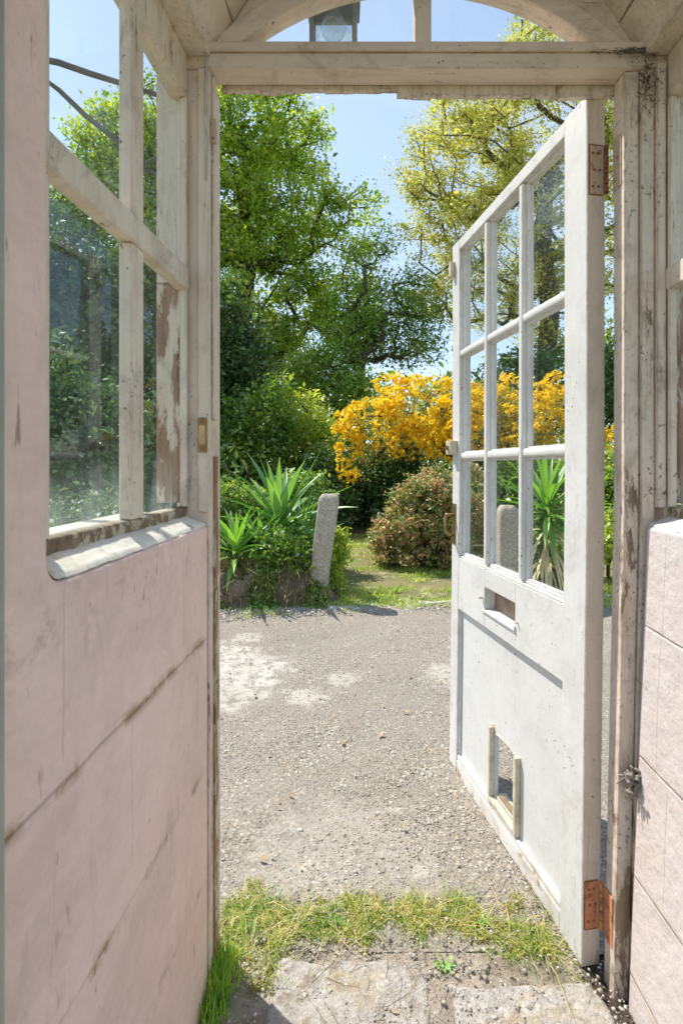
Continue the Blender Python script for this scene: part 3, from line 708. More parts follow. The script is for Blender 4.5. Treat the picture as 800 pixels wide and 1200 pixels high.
# loose stones of the forecourt
def pebbles(P, s, mat, name):
    base = np.array([[1, 0, 0], [-1, 0, 0], [0, 1, 0], [0, -1, 0], [0, 0, 1], [0, 0, -1]], float)
    n = len(P); ang = rng.uniform(0, 6.28, n)
    sx = s*rng.uniform(.6, 1.5, n); sy = s*rng.uniform(.6, 1.3, n); sz = s*rng.uniform(.35, .8, n)
    v = base[None]*np.stack([sx, sy, sz], 1)[:, None]+rng.normal(0, .22, (n, 6, 3))*s[:, None, None]*.6
    ca, sa = np.cos(ang)[:, None], np.sin(ang)[:, None]
    v = np.stack([v[..., 0]*ca-v[..., 1]*sa, v[..., 0]*sa+v[..., 1]*ca, v[..., 2]], 2)+P[:, None]
    tri = np.array([[0, 2, 4], [2, 1, 4], [1, 3, 4], [3, 0, 4], [2, 0, 5], [1, 2, 5], [3, 1, 5], [0, 3, 5]])
    Fq = (np.arange(n)*6)[:, None, None]+tri[None]
    return bigmesh(name, v.reshape(-1, 3), Fq.reshape(-1, 3), mat, smooth=True)
t = NT('mixed pale and grey stones')
c = t.ramp(t.rand, [(0, (.14, .12, .10)), (.2, (.27, .235, .19)), (.5, (.41, .365, .305)), (.8, (.54, .49, .42)), (.97, (.76, .73, .67))])
M_peb = t.done(t.bsdf(t.mix(.3, c, t.mix(t.noise(200, 3), (.2, .17, .14), (.5, .46, .40))), .9, t.bump(t.noise(300, 3), .5, .001)))
n = 40000
Yp = 1.18+(3.95-1.18)*rng.uniform(0, 1, n)**1.6; Xp = rng.uniform(-.36, .36, n)*Yp+.10*Yp
dens = np.array([mnoise.noise((x*2.2, y*2.2, 8)) for x, y in zip(Xp, Yp)])
k = (dens > rng.uniform(-.45, .55, n)); Xp, Yp = Xp[k], Yp[k]
Zp = np.array([zf(x, y) for x, y in zip(Xp, Yp)]); sz = rng.lognormal(math.log(.0024), .42, len(Xp)).clip(.0012, .008)
tag(pebbles(np.stack([Xp, Yp, Zp+sz*.15], 1), sz, M_peb, 'gravel'), 'small loose stones bedded in the tarmac', 'gravel', kind='stuff')

n = 9000; Xp = rng.uniform(-1.2, 2.2, n); k_ = rng.normal(0, .09, n); Yp = np.array([yk(x) for x in Xp])+.02+np.abs(k_)*np.where(rng.uniform(0, 1, n) < .7, 1, -1)
tag(pebbles(np.stack([Xp, Yp, np.full(n, -.004)], 1), rng.lognormal(math.log(.006), .5, n).clip(.003, .022), M_peb, 'edge_gravel'), 'gravel spilling from the tarmac over the foot of the verge', 'gravel', kind='stuff')
# ------------------------------------------------------------------ plants: leaf and blade generators
def unit(a): return a/np.maximum(np.linalg.norm(a, axis=-1, keepdims=True), 1e-9)
def leaves(P, size, up=.5, outdir=None, asp=.5, fold=.25, var=.34, droop=0):
    n = len(P); nrm = rng.normal(0, 1, (n, 3)); nrm[:, 2] = np.abs(nrm[:, 2])+up
    if outdir is not None: nrm += outdir*.8
    nrm = unit(nrm); a = rng.normal(0, 1, (n, 3))
    if outdir is not None: a += outdir*1.0
    a[:, 2] -= droop; a = unit(a-nrm*np.sum(a*nrm, 1, keepdims=True)); b = np.cross(nrm, a)
    s = (size*np.exp(rng.normal(0, var, n)))[:, None]
    v = np.stack([P-a*s*.5, P+b*s*asp*.5+nrm*s*fold*.4, P+a*s*.5, P-b*s*asp*.5+nrm*s*fold*.4], 1)
    return v.reshape(-1, 3), np.arange(n*4).reshape(n, 4)
def fmesh(name, P, size, mat, parent=None, **kw):
    V, Fq = leaves(P, size, **kw); return bigmesh(name, V, Fq, mat, parent)

def blades(P, h, w, lean_=.5, seg=2):
    n = len(P); a = rng.uniform(0, 6.283, n); side = np.stack([np.cos(a), np.sin(a), 0*a], 1); 
    b = a+math.pi/2+rng.normal(0, .5, n); ln = np.stack([np.cos(b), np.sin(b), 0*b], 1)*(np.abs(rng.normal(0, lean_, n))*h)[:, None]
    up = np.array([0, 0, 1.0])
    v0 = P-side*w[:, None]; v1 = P+side*w[:, None]
    m = P+up*(h*.6)[:, None]+ln*.35; v2 = m+side*(w*.75)[:, None]; v3 = m-side*(w*.75)[:, None]
    tp = P+up*(h*np.sqrt(np.maximum(.15, 1-np.minimum(.85, (np.linalg.norm(ln, axis=1)/h)**2*.6))))[:, None]+ln
    v4 = tp+side*(w*.1)[:, None]; v5 = tp-side*(w*.1)[:, None]
    V = np.stack([v0, v1, v2, v3, v4, v5], 1).reshape(-1, 3)
    i = (np.arange(n)*6)[:, None]
    Fq = np.concatenate([i+np.array([[0, 1, 2, 3]]), i+np.array([[3, 2, 4, 5]])])
    return V, Fq

def lobes_sample(lobes, n, surf=.55):
    """points in a union of ellipsoids, biased to the outside"""
    L = np.array([l[:3] for l in lobes]); Rr = np.array([l[3:6] for l in lobes]); vol = Rr.prod(1)**.8
    i = rng.choice(len(lobes), n, p=vol/vol.sum())
    d = unit(rng.normal(0, 1, (n, 3))); r = rng.uniform(0, 1, n)**(1/3); r = np.where(rng.uniform(0, 1, n) < surf, .75+.25*r, r)
    return L[i]+d*r[:, None]*Rr[i]

def skeleton(base, axis, centers, rtip, step=.45, wig=.10, bend=.5, expo=.47):
    """connects every cluster centre to the growing skeleton; radii by the number of twigs carried"""
    nodes = [np.array(p, float) for p in axis]; par = [-1]+list(range(len(axis)-1))
    A = np.array(axis, float)
    dist = np.min(np.linalg.norm(centers[:, None]-A[None], axis=2), axis=1)
    tips = []
    for ci in np.argsort(dist):
        c = centers[ci]; Nn = np.array(nodes); dv = c-Nn; dd_ = np.linalg.norm(dv, axis=1)
        cost = dd_*(1+bend*np.clip(-dv[:, 2]/np.maximum(dd_, .01)+.15, 0, 1)*1.6)
        cost[0:1] += 5
        j = int(np.argmin(cost)); p = nodes[j]; L = dd_[j]; m = max(1, int(L/step)); prev = j
        sag = np.array([0, 0, -.10*L*bend])
        for q in range(1, m+1):
            f_ = q/m; pt = p+(c-p)*f_+sag*math.sin(math.pi*f_)
            if q < m: pt = pt+rng.normal(0, wig*step, 3)
            nodes.append(pt); par.append(prev); prev = len(nodes)-1
        tips.append(prev)
    cnt = np.zeros(len(nodes))
    for tt in tips:
        k = tt
        while k >= 0: cnt[k] += 1; k = par[k]
    rad = rtip*np.maximum(cnt, .6)**expo
    ch = {}
    for k, p in enumerate(par): ch.setdefault(p, []).append(k)
    b = MB()
    # chains
    stack = [0]; 
    starts = [(None, 0)]
    while starts:
        pa, k = starts.pop(); chain = ([pa] if pa is not None else [])+[k]
        while True:
            cs = ch.get(k, [])
            if not cs: break
            cs = sorted(cs, key=lambda q: -cnt[q]); 
            for q in cs[1:]: starts.append((k, q))
            k = cs[0]; chain.append(k)
        if len(chain) > 1:
            rr = [rad[q] for q in chain]
            if pa is not None: rr[0] = min(rr[0], rr[1]*1.25)
            b.tube([nodes[q] for q in chain], rr, 7 if rr[0] > .04 else 4, cap=False)
    return b

def tree(name, label, cat, base, axis, lobes, ncl, nleaf, lsize, lmat, bmat, rtip=.012, blob=.3, up=.4, asp=.55, surf=.5, flat=.6, group=None, wig=.1, thin=0.0, bend=.5, crown='crown', trunk='trunk', droop=0, parts=True):
    t_ = empty(name, tuple(base), label, cat, group)
    C = lobes_sample(lobes, ncl, surf)
    C = C[C[:, 2] > base[2]+.06]
    sk = skeleton(base, axis, C, rtip, wig=wig, bend=bend)
    sk.build(trunk, bmat, t_, smooth=True)
    k = C if thin <= 0 else C[rng.uniform(0, 1, len(C)) > thin]
    per = max(1, nleaf//len(k)); w = rng.uniform(.4, 1.6, len(k)); cc = np.repeat(k, np.maximum(1, (w*per).astype(int)), axis=0)
    off = np.clip(rng.normal(0, 1, (len(cc), 3)), -1.7, 1.7)*np.array([1, 1, flat])*blob
    P = cc+off
    P = P[P[:, 2] > base[2]+.03]
    fmesh(crown, P, lsize, lmat, t_, up=up, asp=asp, droop=droop)
    return t_, C

def pl(lobes, Y):    # lobes given as (px, py, radius px[, radius py, depth offset m])
    out = []; k = Y/F
    for l in lobes:
        x, y, r = l[:3]; ry = l[3] if len(l) > 3 else r; dy = l[4] if len(l) > 4 else 0
        p = at(x, y, Y); out.append((p[0], p[1]+dy, p[2], r*k, r*k, ry*k))
    return out

B_grey = barkmat('grey brown bark'); B_dark = barkmat('dark bark', (.03, .026, .02), (.09, .075, .06))
L_syc = leafmat('fresh green sycamore leaves', [(.042, .085, .014), (.085, .155, .022), (.16, .235, .032), (.27, .32, .05)], .5, .05, (1.45, 1.3, .55))
L_oak = leafmat('yellow green spring oak leaves', [(.10, .125, .04), (.19, .205, .06), (.27, .265, .08), (.34, .32, .13)], .45, .04, (1.4, 1.35, .6))
L_dark = leafmat('dark evergreen leaves', [(.014, .034, .012), (.028, .062, .020), (.05, .095, .03), (.09, .13, .055)], .25, .045)
L_mid = leafmat('mid green shrub leaves', [(.03, .065, .012), (.06, .12, .02), (.11, .18, .035), (.20, .24, .05)], .4, .06)
L_lime = leafmat('pale lime green leaves', [(.08, .13, .02), (.15, .21, .03), (.24, .28, .05), (.32, .33, .08)], .45, .05)
L_grey = leafmat('grey green leaves', [(.022, .036, .018), (.04, .062, .03), (.065, .09, .045), (.10, .125, .07)], .3, .05)

# tall sycamore left of the opening
Y1_ = 16.0; bs = np.array([-3.1, Y1_, 0])
ax = [bs, bs+[.02, 0, 1.6], bs+[.05, 0, 3.4], bs+[.0, 0, 5.2], bs+[.15, .1, 7.0], bs+[.05, .1, 9.0], bs+[.2, 0, 11.0]]
tree('sycamore_tree', 'tall fresh green tree with dark forked trunk, filling the left of the doorway', 'tree', bs, ax,
     pl([(410, 355, 34, 36, .5), (285, 150, 50, 55), (345, 165, 42, 45), (250, 220, 75), (330, 250, 70), (398, 268, 40, 36), (300, 340, 85, 75), (400, 335, 45, 36, 1), (210, 330, 70), (350, 400, 72, 38, .5), (425, 225, 16, 26), (262, 104, 30, 26), (312, 98, 16, 16), (345, 120, 14, 24), (378, 150, 14, 22), (280, 440, 80, 45), (430, 395, 24, 20)], Y1_),
     740, 92000, .104, L_syc, B_dark, .015, .24, flat=.6, surf=.55)
# yellow green oak to the right
Y2_ = 14.0; bs = np.array([5.6, Y2_, 0])
ax = [bs, bs+[-.1, 0, 1.8], bs+[-.05, 0, 3.6], bs+[.1, 0, 5.2], bs+[-.1, 0, 7.0], bs+[0, 0, 9]]
tree('oak_tree', 'tall spreading oak with thin yellow green spring leaves, behind the open door', 'tree', bs, ax,
     pl([(560, 180, 85, 70), (640, 130, 90, 85), (520, 260, 48, 60), (600, 280, 90, 70), (700, 240, 80, 90), (540, 140, 40, 40), (490, 210, 28, 30), (560, 350, 70, 40), (650, 60, 55, 45), (660, 360, 70, 50), (500, 340, 36, 26, 1), (760, 160, 60, 90)], Y2_),
     820, 100000, .070, L_oak, B_grey, .011, .20, flat=.6, surf=.5)
# slim tree standing between them, thin leaves
Y3_ = 13.0; bs = np.array([.42, Y3_, 0])
ax = [bs, bs+[.05, 0, 1.5], bs+[.0, 0, 2.6], bs+[.05, 0, 3.4]]
tree('slender_tree', 'slender thin leaved tree with upright bare stems, above the left end of the orange azalea', 'tree', bs, ax,
     pl([(425, 330, 30, 50), (445, 285, 18, 26), (470, 400, 30, 22), (500, 372, 26, 18), (490, 415, 30, 18), (455, 370, 34, 30), (400, 380, 30, 35), (480, 340, 26, 25), (425, 400, 35, 30)], Y3_),
     330, 15000, .07, L_mid, B_dark, .009, .22, flat=.7, surf=.3, bend=.2)
# tree seen through the porch window
Y4_ = 15.0; bs = at(150, 585, Y4_); bs[2] = 0
ax = [bs, bs+[.1, 0, 2], bs+[.1, 0, 4], bs+[0, 0, 6], bs+[.1, 0, 8]]
tree('sycamore_tree', 'bright green round headed tree seen through the upper pane of the porch window', 'tree', bs, ax,
     pl([(150, 190, 60, 60), (120, 160, 32, 30), (185, 150, 36, 50), (110, 230, 40, 40), (200, 240, 55, 70), (150, 270, 70, 50), (188, 95, 12, 20)], Y4_),
     330, 26000, .12, L_syc, B_dark, .012, .25, flat=.55, surf=.6)
# dark evergreens
def dark_tree(Y, x, label, lobes, ncl, nl, mat=L_dark, sz=.10, name='evergreen_tree', group='dark evergreens behind the bed'):
    bs = at(x, 585, Y); bs[2] = 0; top = max(l[2] for l in pl(lobes, Y))
    ax = [bs]+[bs+[.1*math.sin(k), 0, top*k/5] for k in range(1, 6)]
    return tree(name, label, 'tree', bs, ax, pl(lobes, Y), ncl, nl, sz, mat, B_dark, .010, .24, flat=.7, surf=.65, group=group)
dark_tree(8.5, 90, 'dark evergreen tree filling the lower near pane of the porch window', [(95, 300, 75, 75), (60, 400, 90, 110), (120, 440, 70, 110), (20, 340, 60, 90)], 300, 26000)
dark_tree(9.6, 175, 'dark evergreen tree behind the narrow lower pane of the porch window', [(175, 390, 55, 80), (190, 480, 60, 80), (200, 330, 35, 50)], 180, 14000)
dark_tree(10.2, 262, 'dark ivy clad evergreen just right of the left door post', [(262, 400, 36, 70), (255, 480, 44, 80), (275, 540, 40, 45)], 170, 14000)
dark_tree(10.4, 300, 'narrow dark evergreen with dull grey green leaves right of the ivy clad one', [(268, 380, 16, 30), (290, 420, 22, 36), (300, 460, 20, 30)], 90, 5000, L_grey, .06, group=None)
dark_tree(5.6, 60, 'dense dark evergreen reaching the ground just outside the porch window', [(40, 520, 60, 110), (110, 540, 70, 90), (-20, 500, 70, 130), (165, 560, 45, 70), (205, 560, 40, 70), (80, 600, 70, 60)], 330, 24000, sz=.07)
# shrubs behind the bed
def shrub(name, label, Y, x, lobes, ncl, nl, sz, mat, group=None, blob=.12, bark=B_dark, cat='shrub', asp=.5, flat=.8, base_z=0., rtip=.006, surf=.65, **kw):
    bs = at(x, 585, Y); bs[2] = base_z; L = pl(lobes, Y); top = max(l[2]+l[5]*.3 for l in L)
    ax = [bs, bs+[.0, 0, (top-base_z)*.25], bs+[.03, 0, (top-base_z)*.5]]
    return tree(name, label, cat, bs, ax, L, ncl, nl, sz, mat, bark, rtip, blob, flat=flat, surf=surf, group=group, crown='foliage', trunk='stems', asp=asp, bend=.15, **kw)
G_b = 'shrubs beyond the bed'
shrub('laurel_shrub', 'mid green shrub behind the big yucca, left part', 9.0, 300, [(300, 500, 40, 40), (285, 545, 45, 35), (320, 470, 25, 25)], 150, 9000, .075, L_mid, G_b, .14)
shrub('laurel_shrub', 'pale lime green shrub glowing behind the big yucca', 9.6, 350, [(345, 495, 38, 32), (365, 530, 38, 38), (330, 530, 30, 30)], 150, 9000, .07, L_lime, G_b, .14)
shrub('rhododendron', 'dark green shrub mass under the hanging orange flowers', 9.0, 425, [(420, 565, 36, 35), (450, 590, 36, 30), (400, 590, 30, 28), (465, 560, 36, 40), (500, 570, 40, 40)], 220, 15000, .075, L_dark, None, .12)
shrub('rhododendron', 'dark green shrub low between granite post and lawn', 8.2, 395, [(392, 585, 18, 25), (380, 560, 22, 30)], 80, 4500, .07, L_dark, None, .12)
shrub('laurel_shrub', 'green shrub between the tall green tree and the azalea', 12.0, 390, [(385, 450, 40, 40), (400, 480, 40, 40), (360, 440, 30, 30), (420, 450, 25, 22)], 180, 10000, .09, L_mid, G_b, .2)
shrub('laurel_shrub', 'dark shrub behind the right half of the azalea', 12.5, 600, [(560, 480, 50, 45), (620, 460, 50, 45), (680, 460, 55, 55), (740, 460, 50, 70)], 240, 15000, .10, L_dark, G_b, .22)
# far wood
t_l = []
for x in np.arange(-900, 2000, 26):
    yy = 470+25*N3(x*.02, 3)+12*N3(x*.09, 5)
    if x < 380: yy -= 90*min(1, (380-x)/120)
    if x > 560: yy -= 60*min(1, (x-560)/120)
    t_l.append((x, yy+40, 34, 60, rng.uniform(-2, 2)))
P = lobes_sample(pl(t_l, 24.0), 5200, .6)
P = np.repeat(P, 14, axis=0)+rng.normal(0, .5, (5200*14, 3)); P = P[P[:, 2] > .05]
tag(fmesh('far_wood', P, .33, leafmat('far wood leaves', [(.03, .055, .015), (.055, .09, .025), (.09, .14, .035), (.14, .19, .05)], .35, .04, ns=.25), up=.3), 'far line of mixed trees closing the garden', 'wood', kind='stuff')

# ------------------------------------------------------------------ azaleas
L_aza = leafmat('bronze green azalea leaves', [(.07, .10, .025), (.12, .15, .04), (.19, .19, .07), (.22, .17, .09)], .4, .04)
def petalmat(name, cols):
    t = NT(name); c = t.ramp(t.rand, [(i/len(cols)+.1, cc) for i, cc in enumerate(cols)])
    d = t.n('ShaderNodeBsdfDiffuse'); t.put(d.inputs[0], c); tr = t.n('ShaderNodeBsdfTranslucent'); t.put(tr.inputs[0], c)
    m = t.n('ShaderNodeMixShader'); m.inputs[0].default_value = .48; t.t.links.new(d.outputs[0], m.inputs[1]); t.t.links.new(tr.outputs[0], m.inputs[2])
    return t.done(m.outputs[0])
M_pet = petalmat('orange yellow petals', [(.98, .55, .010), (.98, .66, .020), (.98, .75, .04), (.98, .83, .12)])
def azalea(label, Y, x, lobes, nt, nl, ncl, flo):
    bs = at(x, 585, Y); bs[2] = 0; L = pl(lobes, Y)
    top = max(l[2] for l in L)
    ax = [bs, bs+[.0, 0, .3]]
    for a in (-.8, .9, -.3, .4): pass
    t_, C = tree('azalea', label, 'azalea', bs, ax, L, ncl, nl, .055, L_aza, barkmat('azalea bark', (.07, .05, .035), (.18, .14, .10)), .0055, .17, flat=.8, surf=.35, crown='foliage', trunk='stems', bend=.1, wig=.16, group='azaleas in orange flower')
    # trusses of flowers on the outside of the bush
    FL = pl(flo, Y); T = lobes_sample(FL, nt, .85)
    out = []
    V = []; k = 0
    for c in T:
        m = rng.integers(5, 11); d = unit(rng.normal(0, .8, (m, 3))+[-.3, 0, .9])
        fc = c+d*rng.uniform(.04, .10, (m, 1))
        for f_, dr in zip(fc, d):       # a funnel of five petals
            r1 = unit(np.cross(dr, [.3, .2, 1.])); r2 = np.cross(dr, r1); s = rng.uniform(.024, .036); a0 = rng.uniform(0, 6)
            for q in range(5):
                a = a0+q*1.2566; e = r1*math.cos(a)+r2*math.sin(a); g = -r1*math.sin(a)+r2*math.cos(a)
                V += [f_-dr*s*.5, f_+e*s*.6+g*s*.40+dr*s*.15, f_+e*s*1.15+dr*s*.1, f_+e*s*.6-g*s*.40+dr*s*.15]
    V = np.array(V); bigmesh('flowers', V, np.arange(len(V)).reshape(-1, 4), M_pet, t_)
    return t_
azalea('large azalea covered in orange yellow flowers, spreading behind the free edge of the door', 8.0, 520,
       [(450, 500, 45, 40), (510, 490, 62, 45), (570, 500, 60, 50), (620, 510, 50, 45), (420, 520, 24, 30)], 900, 9000, 330,
       [(445, 500, 46, 28, -.3), (500, 485, 60, 36, -.4), (560, 500, 60, 40, -.4), (412, 535, 17, 34, -.3), (405, 500, 14, 16, -.2), (480, 520, 30, 20, -.5), (620, 500, 36, 34, -.2), (520, 520, 40, 26, -.6), (470, 452, 34, 12), (600, 470, 50, 25)])
azalea('smaller azalea with orange flowers showing beside the hinge gap', 8.6, 710, [(710, 550, 46, 50), (670, 540, 30, 40)], 200, 3500, 120,
       [(712, 550, 42, 46, -.3), (660, 480, 22, 22), (655, 450, 20, 12)])

# bush with reddish tips
shrub('laurel_shrub', 'green shrub seen through the middle of the lower door panes', 6.6, 590, [(560, 610, 34, 44), (600, 600, 40, 50), (640, 600, 40, 55), (690, 590, 44, 60), (740, 590, 44, 60)], 260, 15000, .06, L_mid, None, .10)
L_pie = leafmat('green leaves with tan and red tips', [(.045, .085, .02), (.09, .145, .035), (.15, .18, .06), (.27, .15, .08), (.36, .22, .14)], .35, .06, (1.3, 1.3, .8), ns=5)
shrub('pieris_bush', 'rounded bush with green and reddish tan leaves at the lawn edge left of the door', 5.7, 490,
      [(490, 618, 42, 36), (480, 648, 44, 16), (530, 652, 40, 18), (450, 640, 18, 22), (458, 628, 22, 26), (478, 590, 20, 22), (505, 566, 26, 18), (470, 640, 30, 24), (515, 610, 42, 48), (545, 625, 30, 40), (495, 580, 30, 22), (535, 570, 34, 28), (455, 640, 20, 22)], 420, 21000, .042, L_pie, None, .055, surf=.8, rtip=.004)

# ------------------------------------------------------------------ BED with yuccas and stones
def zb(x, y):
    f0 = 4.02+.12*x+.06*N3(x*3, 1)
    k = max(0, min(1, (y-f0)/.34)); k = k*k*(3-2*k)
    e = max(0, min(1, (-.02-x+.1*N3(y*2, 7))/.30)); e = e*e*(3-2*e)
    return -.05+(.34*k*e)+(.03*N3(x*6, y*6)+.02*N3(x*15, y*15))*k*e+.006*N3(x*20, y*20)
V, Fq = grid(-7, .45, 3.7, 9.0, 260, 190, zb)
tag(bigmesh('flower_bed_soil', V, Fq, M_soil, smooth=True), 'raised earth bank under the yuccas', 'flower bed', kind='structure')
def rock(c, s, seed, label, mat):
    import bmesh
    bm = bmesh.new(); bmesh.ops.create_icosphere(bm, subdivisions=3, radius=1)
    for v in bm.verts:
        p = v.co.copy(); k = 1+.35*mnoise.noise(p*1.3+Vector((seed, 0, 0)))+.22*abs(mnoise.noise(p*3+Vector((seed, 3, 0))))-.10*abs(mnoise.noise(p*8+Vector((seed, 9, 0))))
        q = [math.copysign(abs(a)**.6, a) for a in p]; v.co = Vector((q[0]*s[0], q[1]*s[1], q[2]*s[2]))*k
    me = bpy.data.meshes.new('rock'); bm.to_mesh(me); bm.free()
    for p in me.polygons: p.use_smooth = True
    o = link('rock', me, None, mat); o.location = c; o.rotation_euler = (0, 0, seed)
    return tag(o, label, 'rock', 'stones in the bank of the bed')
M_rock = granite('brown earthy stone', (.15, .11, .075), (.36, .27, .20), (.12, .13, .05), .75)
for i, (x, y, Y, sx, szz, lb) in enumerate([(305, 683, 4.22, .16, .10, 'large brown stone in the bank below the small yucca'), (330, 678, 4.28, .12, .11, 'brown stone in the bank below the large yucca'),
        (280, 690, 4.15, .11, .08, 'dark stone low under the leaves of the small yucca'), (262, 684, 4.2, .10, .10, 'stone in the bank beside the left door post'),
        (350, 690, 4.2, .07, .06, 'small stone at the left foot of the granite post'), (318, 660, 4.45, .12, .07, 'stone on top of the bank between the two yuccas')]):
    rock(tuple(at(x, y, Y)), (sx*.85, .09, szz*.9), i*1.7+.3, lb, M_rock)

L_yuc = leafmat('bright yucca blades', [(.045, .10, .016), (.065, .14, .02), (.09, .18, .028), (.13, .23, .045)], .3, .07, (1.4, 1.6, .5), ns=2)
L_yuc2 = leafmat('deeper blue green yucca blades', [(.035, .085, .03), (.05, .115, .035), (.08, .16, .045), (.13, .22, .06)], .28, .07, (1.3, 1.5, .6), ns=2)
L_dead = leafmat('dead straw leaves', [(.20, .14, .08), (.32, .25, .15), (.45, .37, .24)], .25, .03, (1.1, 1, .8))
def sword(V, Fq, base, dirh, elev, L, w, curve, twist=0., n=7):
    dirh = np.array([math.cos(dirh), math.sin(dirh), 0]); side = np.array([-dirh[1], dirh[0], 0])
    p = np.array(base, float); e = elev; k0 = len(V)
    for i in range(n+1):
        f_ = i/n; ww = w*(.55+.75*f_ if f_ < .35 else (1.0 if f_ < .5 else max(.02, (1-f_)/.5)**.8))*.5
        d = dirh*math.cos(e)+np.array([0, 0, 1])*math.sin(e); nrm = -dirh*math.sin(e)+np.array([0, 0, 1])*math.cos(e)
        s = side*math.cos(twist*f_)+nrm*math.sin(twist*f_)
        V.append(p-s*ww+nrm*ww*.5); V.append(p-nrm*0); V.append(p+s*ww+nrm*ww*.5)
        if i: 
            a = k0+(i-1)*3
            Fq.append((a, a+1, a+4, a+3)); Fq.append((a+1, a+2, a+5, a+4))
        p = p+d*L/n; e -= curve/n*(1+f_)
def yucca(label, base, h, nl, L, w, mat, emin=.1, emax=1.5, dead=14, stemr=.05, deadL=.35, group='yuccas in the bed', heads=((0, 0, 0),)):
    t_ = empty('yucca', tuple(base), label, 'yucca', group)
    b = MB()
    for hd in heads: b.tube([np.array(base)-[0, 0, .1], np.array(base)+np.array(hd)*.5+[0, 0, h*.5], np.array(base)+np.array(hd)+[0, 0, h]], [stemr*1.1, stemr, stemr*.8], 10)
    b.build('trunk', B_grey, t_, smooth=True)
    V, Fq = [], []
    for hd in heads:
        c = np.array(base)+np.array(hd)+[0, 0, h]
        for i in range(nl):
            f_ = (i+.5)/nl; e = emax-(emax-emin)*f_**.9+rng.normal(0, .06); a = i*2.399+rng.normal(0, .15)
            Li = L*(.80+.25*math.sin(min(1, f_*1.6)*math.pi))*rng.uniform(.85, 1.1)
            sword(V, Fq, c+np.array([0, 0, .10*(1-f_)])+rng.normal(0, .008, 3), a, e, Li, w*rng.uniform(.85, 1.15), max(0, rng.normal(.15+.9*f_**2, .15)), rng.normal(0, .25))
    bigmesh('leaves', V, Fq, mat, t_, smooth=True)
    V, Fq = [], []
    for hd in heads:
        c = np.array(base)+np.array(hd)+[0, 0, h-.06]
        for i in range(dead):
            sword(V, Fq, c+rng.normal(0, .02, 3)-[0, 0, rng.uniform(0, h*.6)], rng.uniform(0, 6.28), rng.uniform(-.9, .0), deadL*rng.uniform(.6, 1.2), w*.6, rng.uniform(.3, 1.2), rng.normal(0, 1))
    bigmesh('dead_leaves', V, Fq, L_dead, t_)
    return t_
p = at(328, 640, 4.75); yucca('large yucca with broad upright sword leaves, left of the granite post', (p[0], p[1], .24), .20, 60, .76, .076, L_yuc2, -.35, 1.50, 24, heads=((0, 0, 0),))
p = at(276, 662, 4.3); yucca('small bright green yucca low beside the left door post', (p[0], p[1], .18), .12, 44, .48, .05, L_yuc, -.45, 1.42, 16, stemr=.04, deadL=.3)
p = at(352, 640, 5.0); yucca('narrow leaved yucca half hidden behind the large one', (p[0], p[1], .24), .10, 34, .52, .04, L_yuc2, .2, 1.3, 10, stemr=.04)
p = at(305, 662, 4.5); yucca('blue green yucca with splayed blades between the small and the large one', (p[0], p[1], .22), .08, 30, .50, .046, L_yuc2, -.3, 1.2, 14, stemr=.04)
p = at(362, 655, 4.75); yucca('low yucca drooping over the granite post from behind', (p[0], p[1], .2), .10, 24, .46, .042, L_yuc2, -.2, 1.1, 12, stemr=.04)
p = at(640, 620, 4.35); yucca('tall yucca with hanging leaves seen through the lower door pane', (p[0], p[1], .0), .66, 54, .60, .05, L_yuc, -.6, 1.5, 60, deadL=.60, stemr=.06)
p = at(150, 640, 5.2); yucca('yucca outside the porch window', (p[0], p[1], .2), .1, 34, .5, .05, L_yuc2, .0, 1.4, 10, stemr=.04)

# leafy filling plants of the bed
M_white = petalmat('small white flowers', [(.75, .76, .70), (.82, .82, .78)])
def filler(label, Y, x, lobes, nl, sz, mat, nf=0, name='bed_shrub', bz=.2, group='leafy plants round the yuccas', ncl=60, blob=.07):
    t_, C = shrub(name, label, Y, x, lobes, ncl, nl, sz, mat, group, blob, base_z=bz, rtip=.0025)
    if nf:
        P = lobes_sample(pl(lobes, Y), nf, .95)+[0, -.04, .03]
        for p_ in P: fmesh('flower_head', p_+np.clip(rng.normal(0, .008, (9, 3)), -.011, .011), .016, M_white, t_, asp=.9)
    return t_
filler('leafy plant with small white flowers between the two yuccas', 5.0, 285, [(275, 590, 28, 30), (300, 610, 32, 34), (262, 610, 20, 34)], 5200, .045, L_mid, 40)
filler('leafy plant behind the big yucca with pale flowers', 5.5, 350, [(350, 600, 30, 34), (340, 575, 24, 20), (372, 585, 14, 24)], 4500, .045, L_mid, 24)
filler('low bright creeper at the right foot of the granite post', 4.5, 392, [(392, 665, 10, 34), (398, 640, 9, 22), (388, 690, 10, 12)], 2200, .035, L_lime, 0, bz=0, ncl=40, blob=.04)
filler('low green plant at the left foot of the granite post', 4.35, 345, [(340, 650, 20, 24), (352, 670, 12, 22), (325, 640, 16, 16)], 2600, .04, L_mid, 14)
filler('dark low plant beneath the small yucca', 4.6, 300, [(300, 650, 34, 20), (270, 650, 22, 22)], 2600, .04, L_dark, 0)
filler('tangled leafy plant outside the porch window, with white flower heads', 3.4, 120, [(70, 650, 60, 50), (130, 655, 55, 55), (100, 600, 30, 20)], 6000, .032, L_dark, 110, bz=0., ncl=130)
filler('leafy plant beneath the yucca seen through the door pane', 4.6, 640, [(625, 660, 26, 30), (655, 670, 30, 34), (605, 650, 20, 34)], 4200, .04, L_mid, 0, bz=0, group='plants right of the path', ncl=80)
filler('bright green low plant beyond the hinge gap', 5.0, 712, [(712, 625, 26, 28), (690, 640, 24, 20)], 3500, .04, L_lime, 0, bz=0, group='plants right of the path', ncl=60)

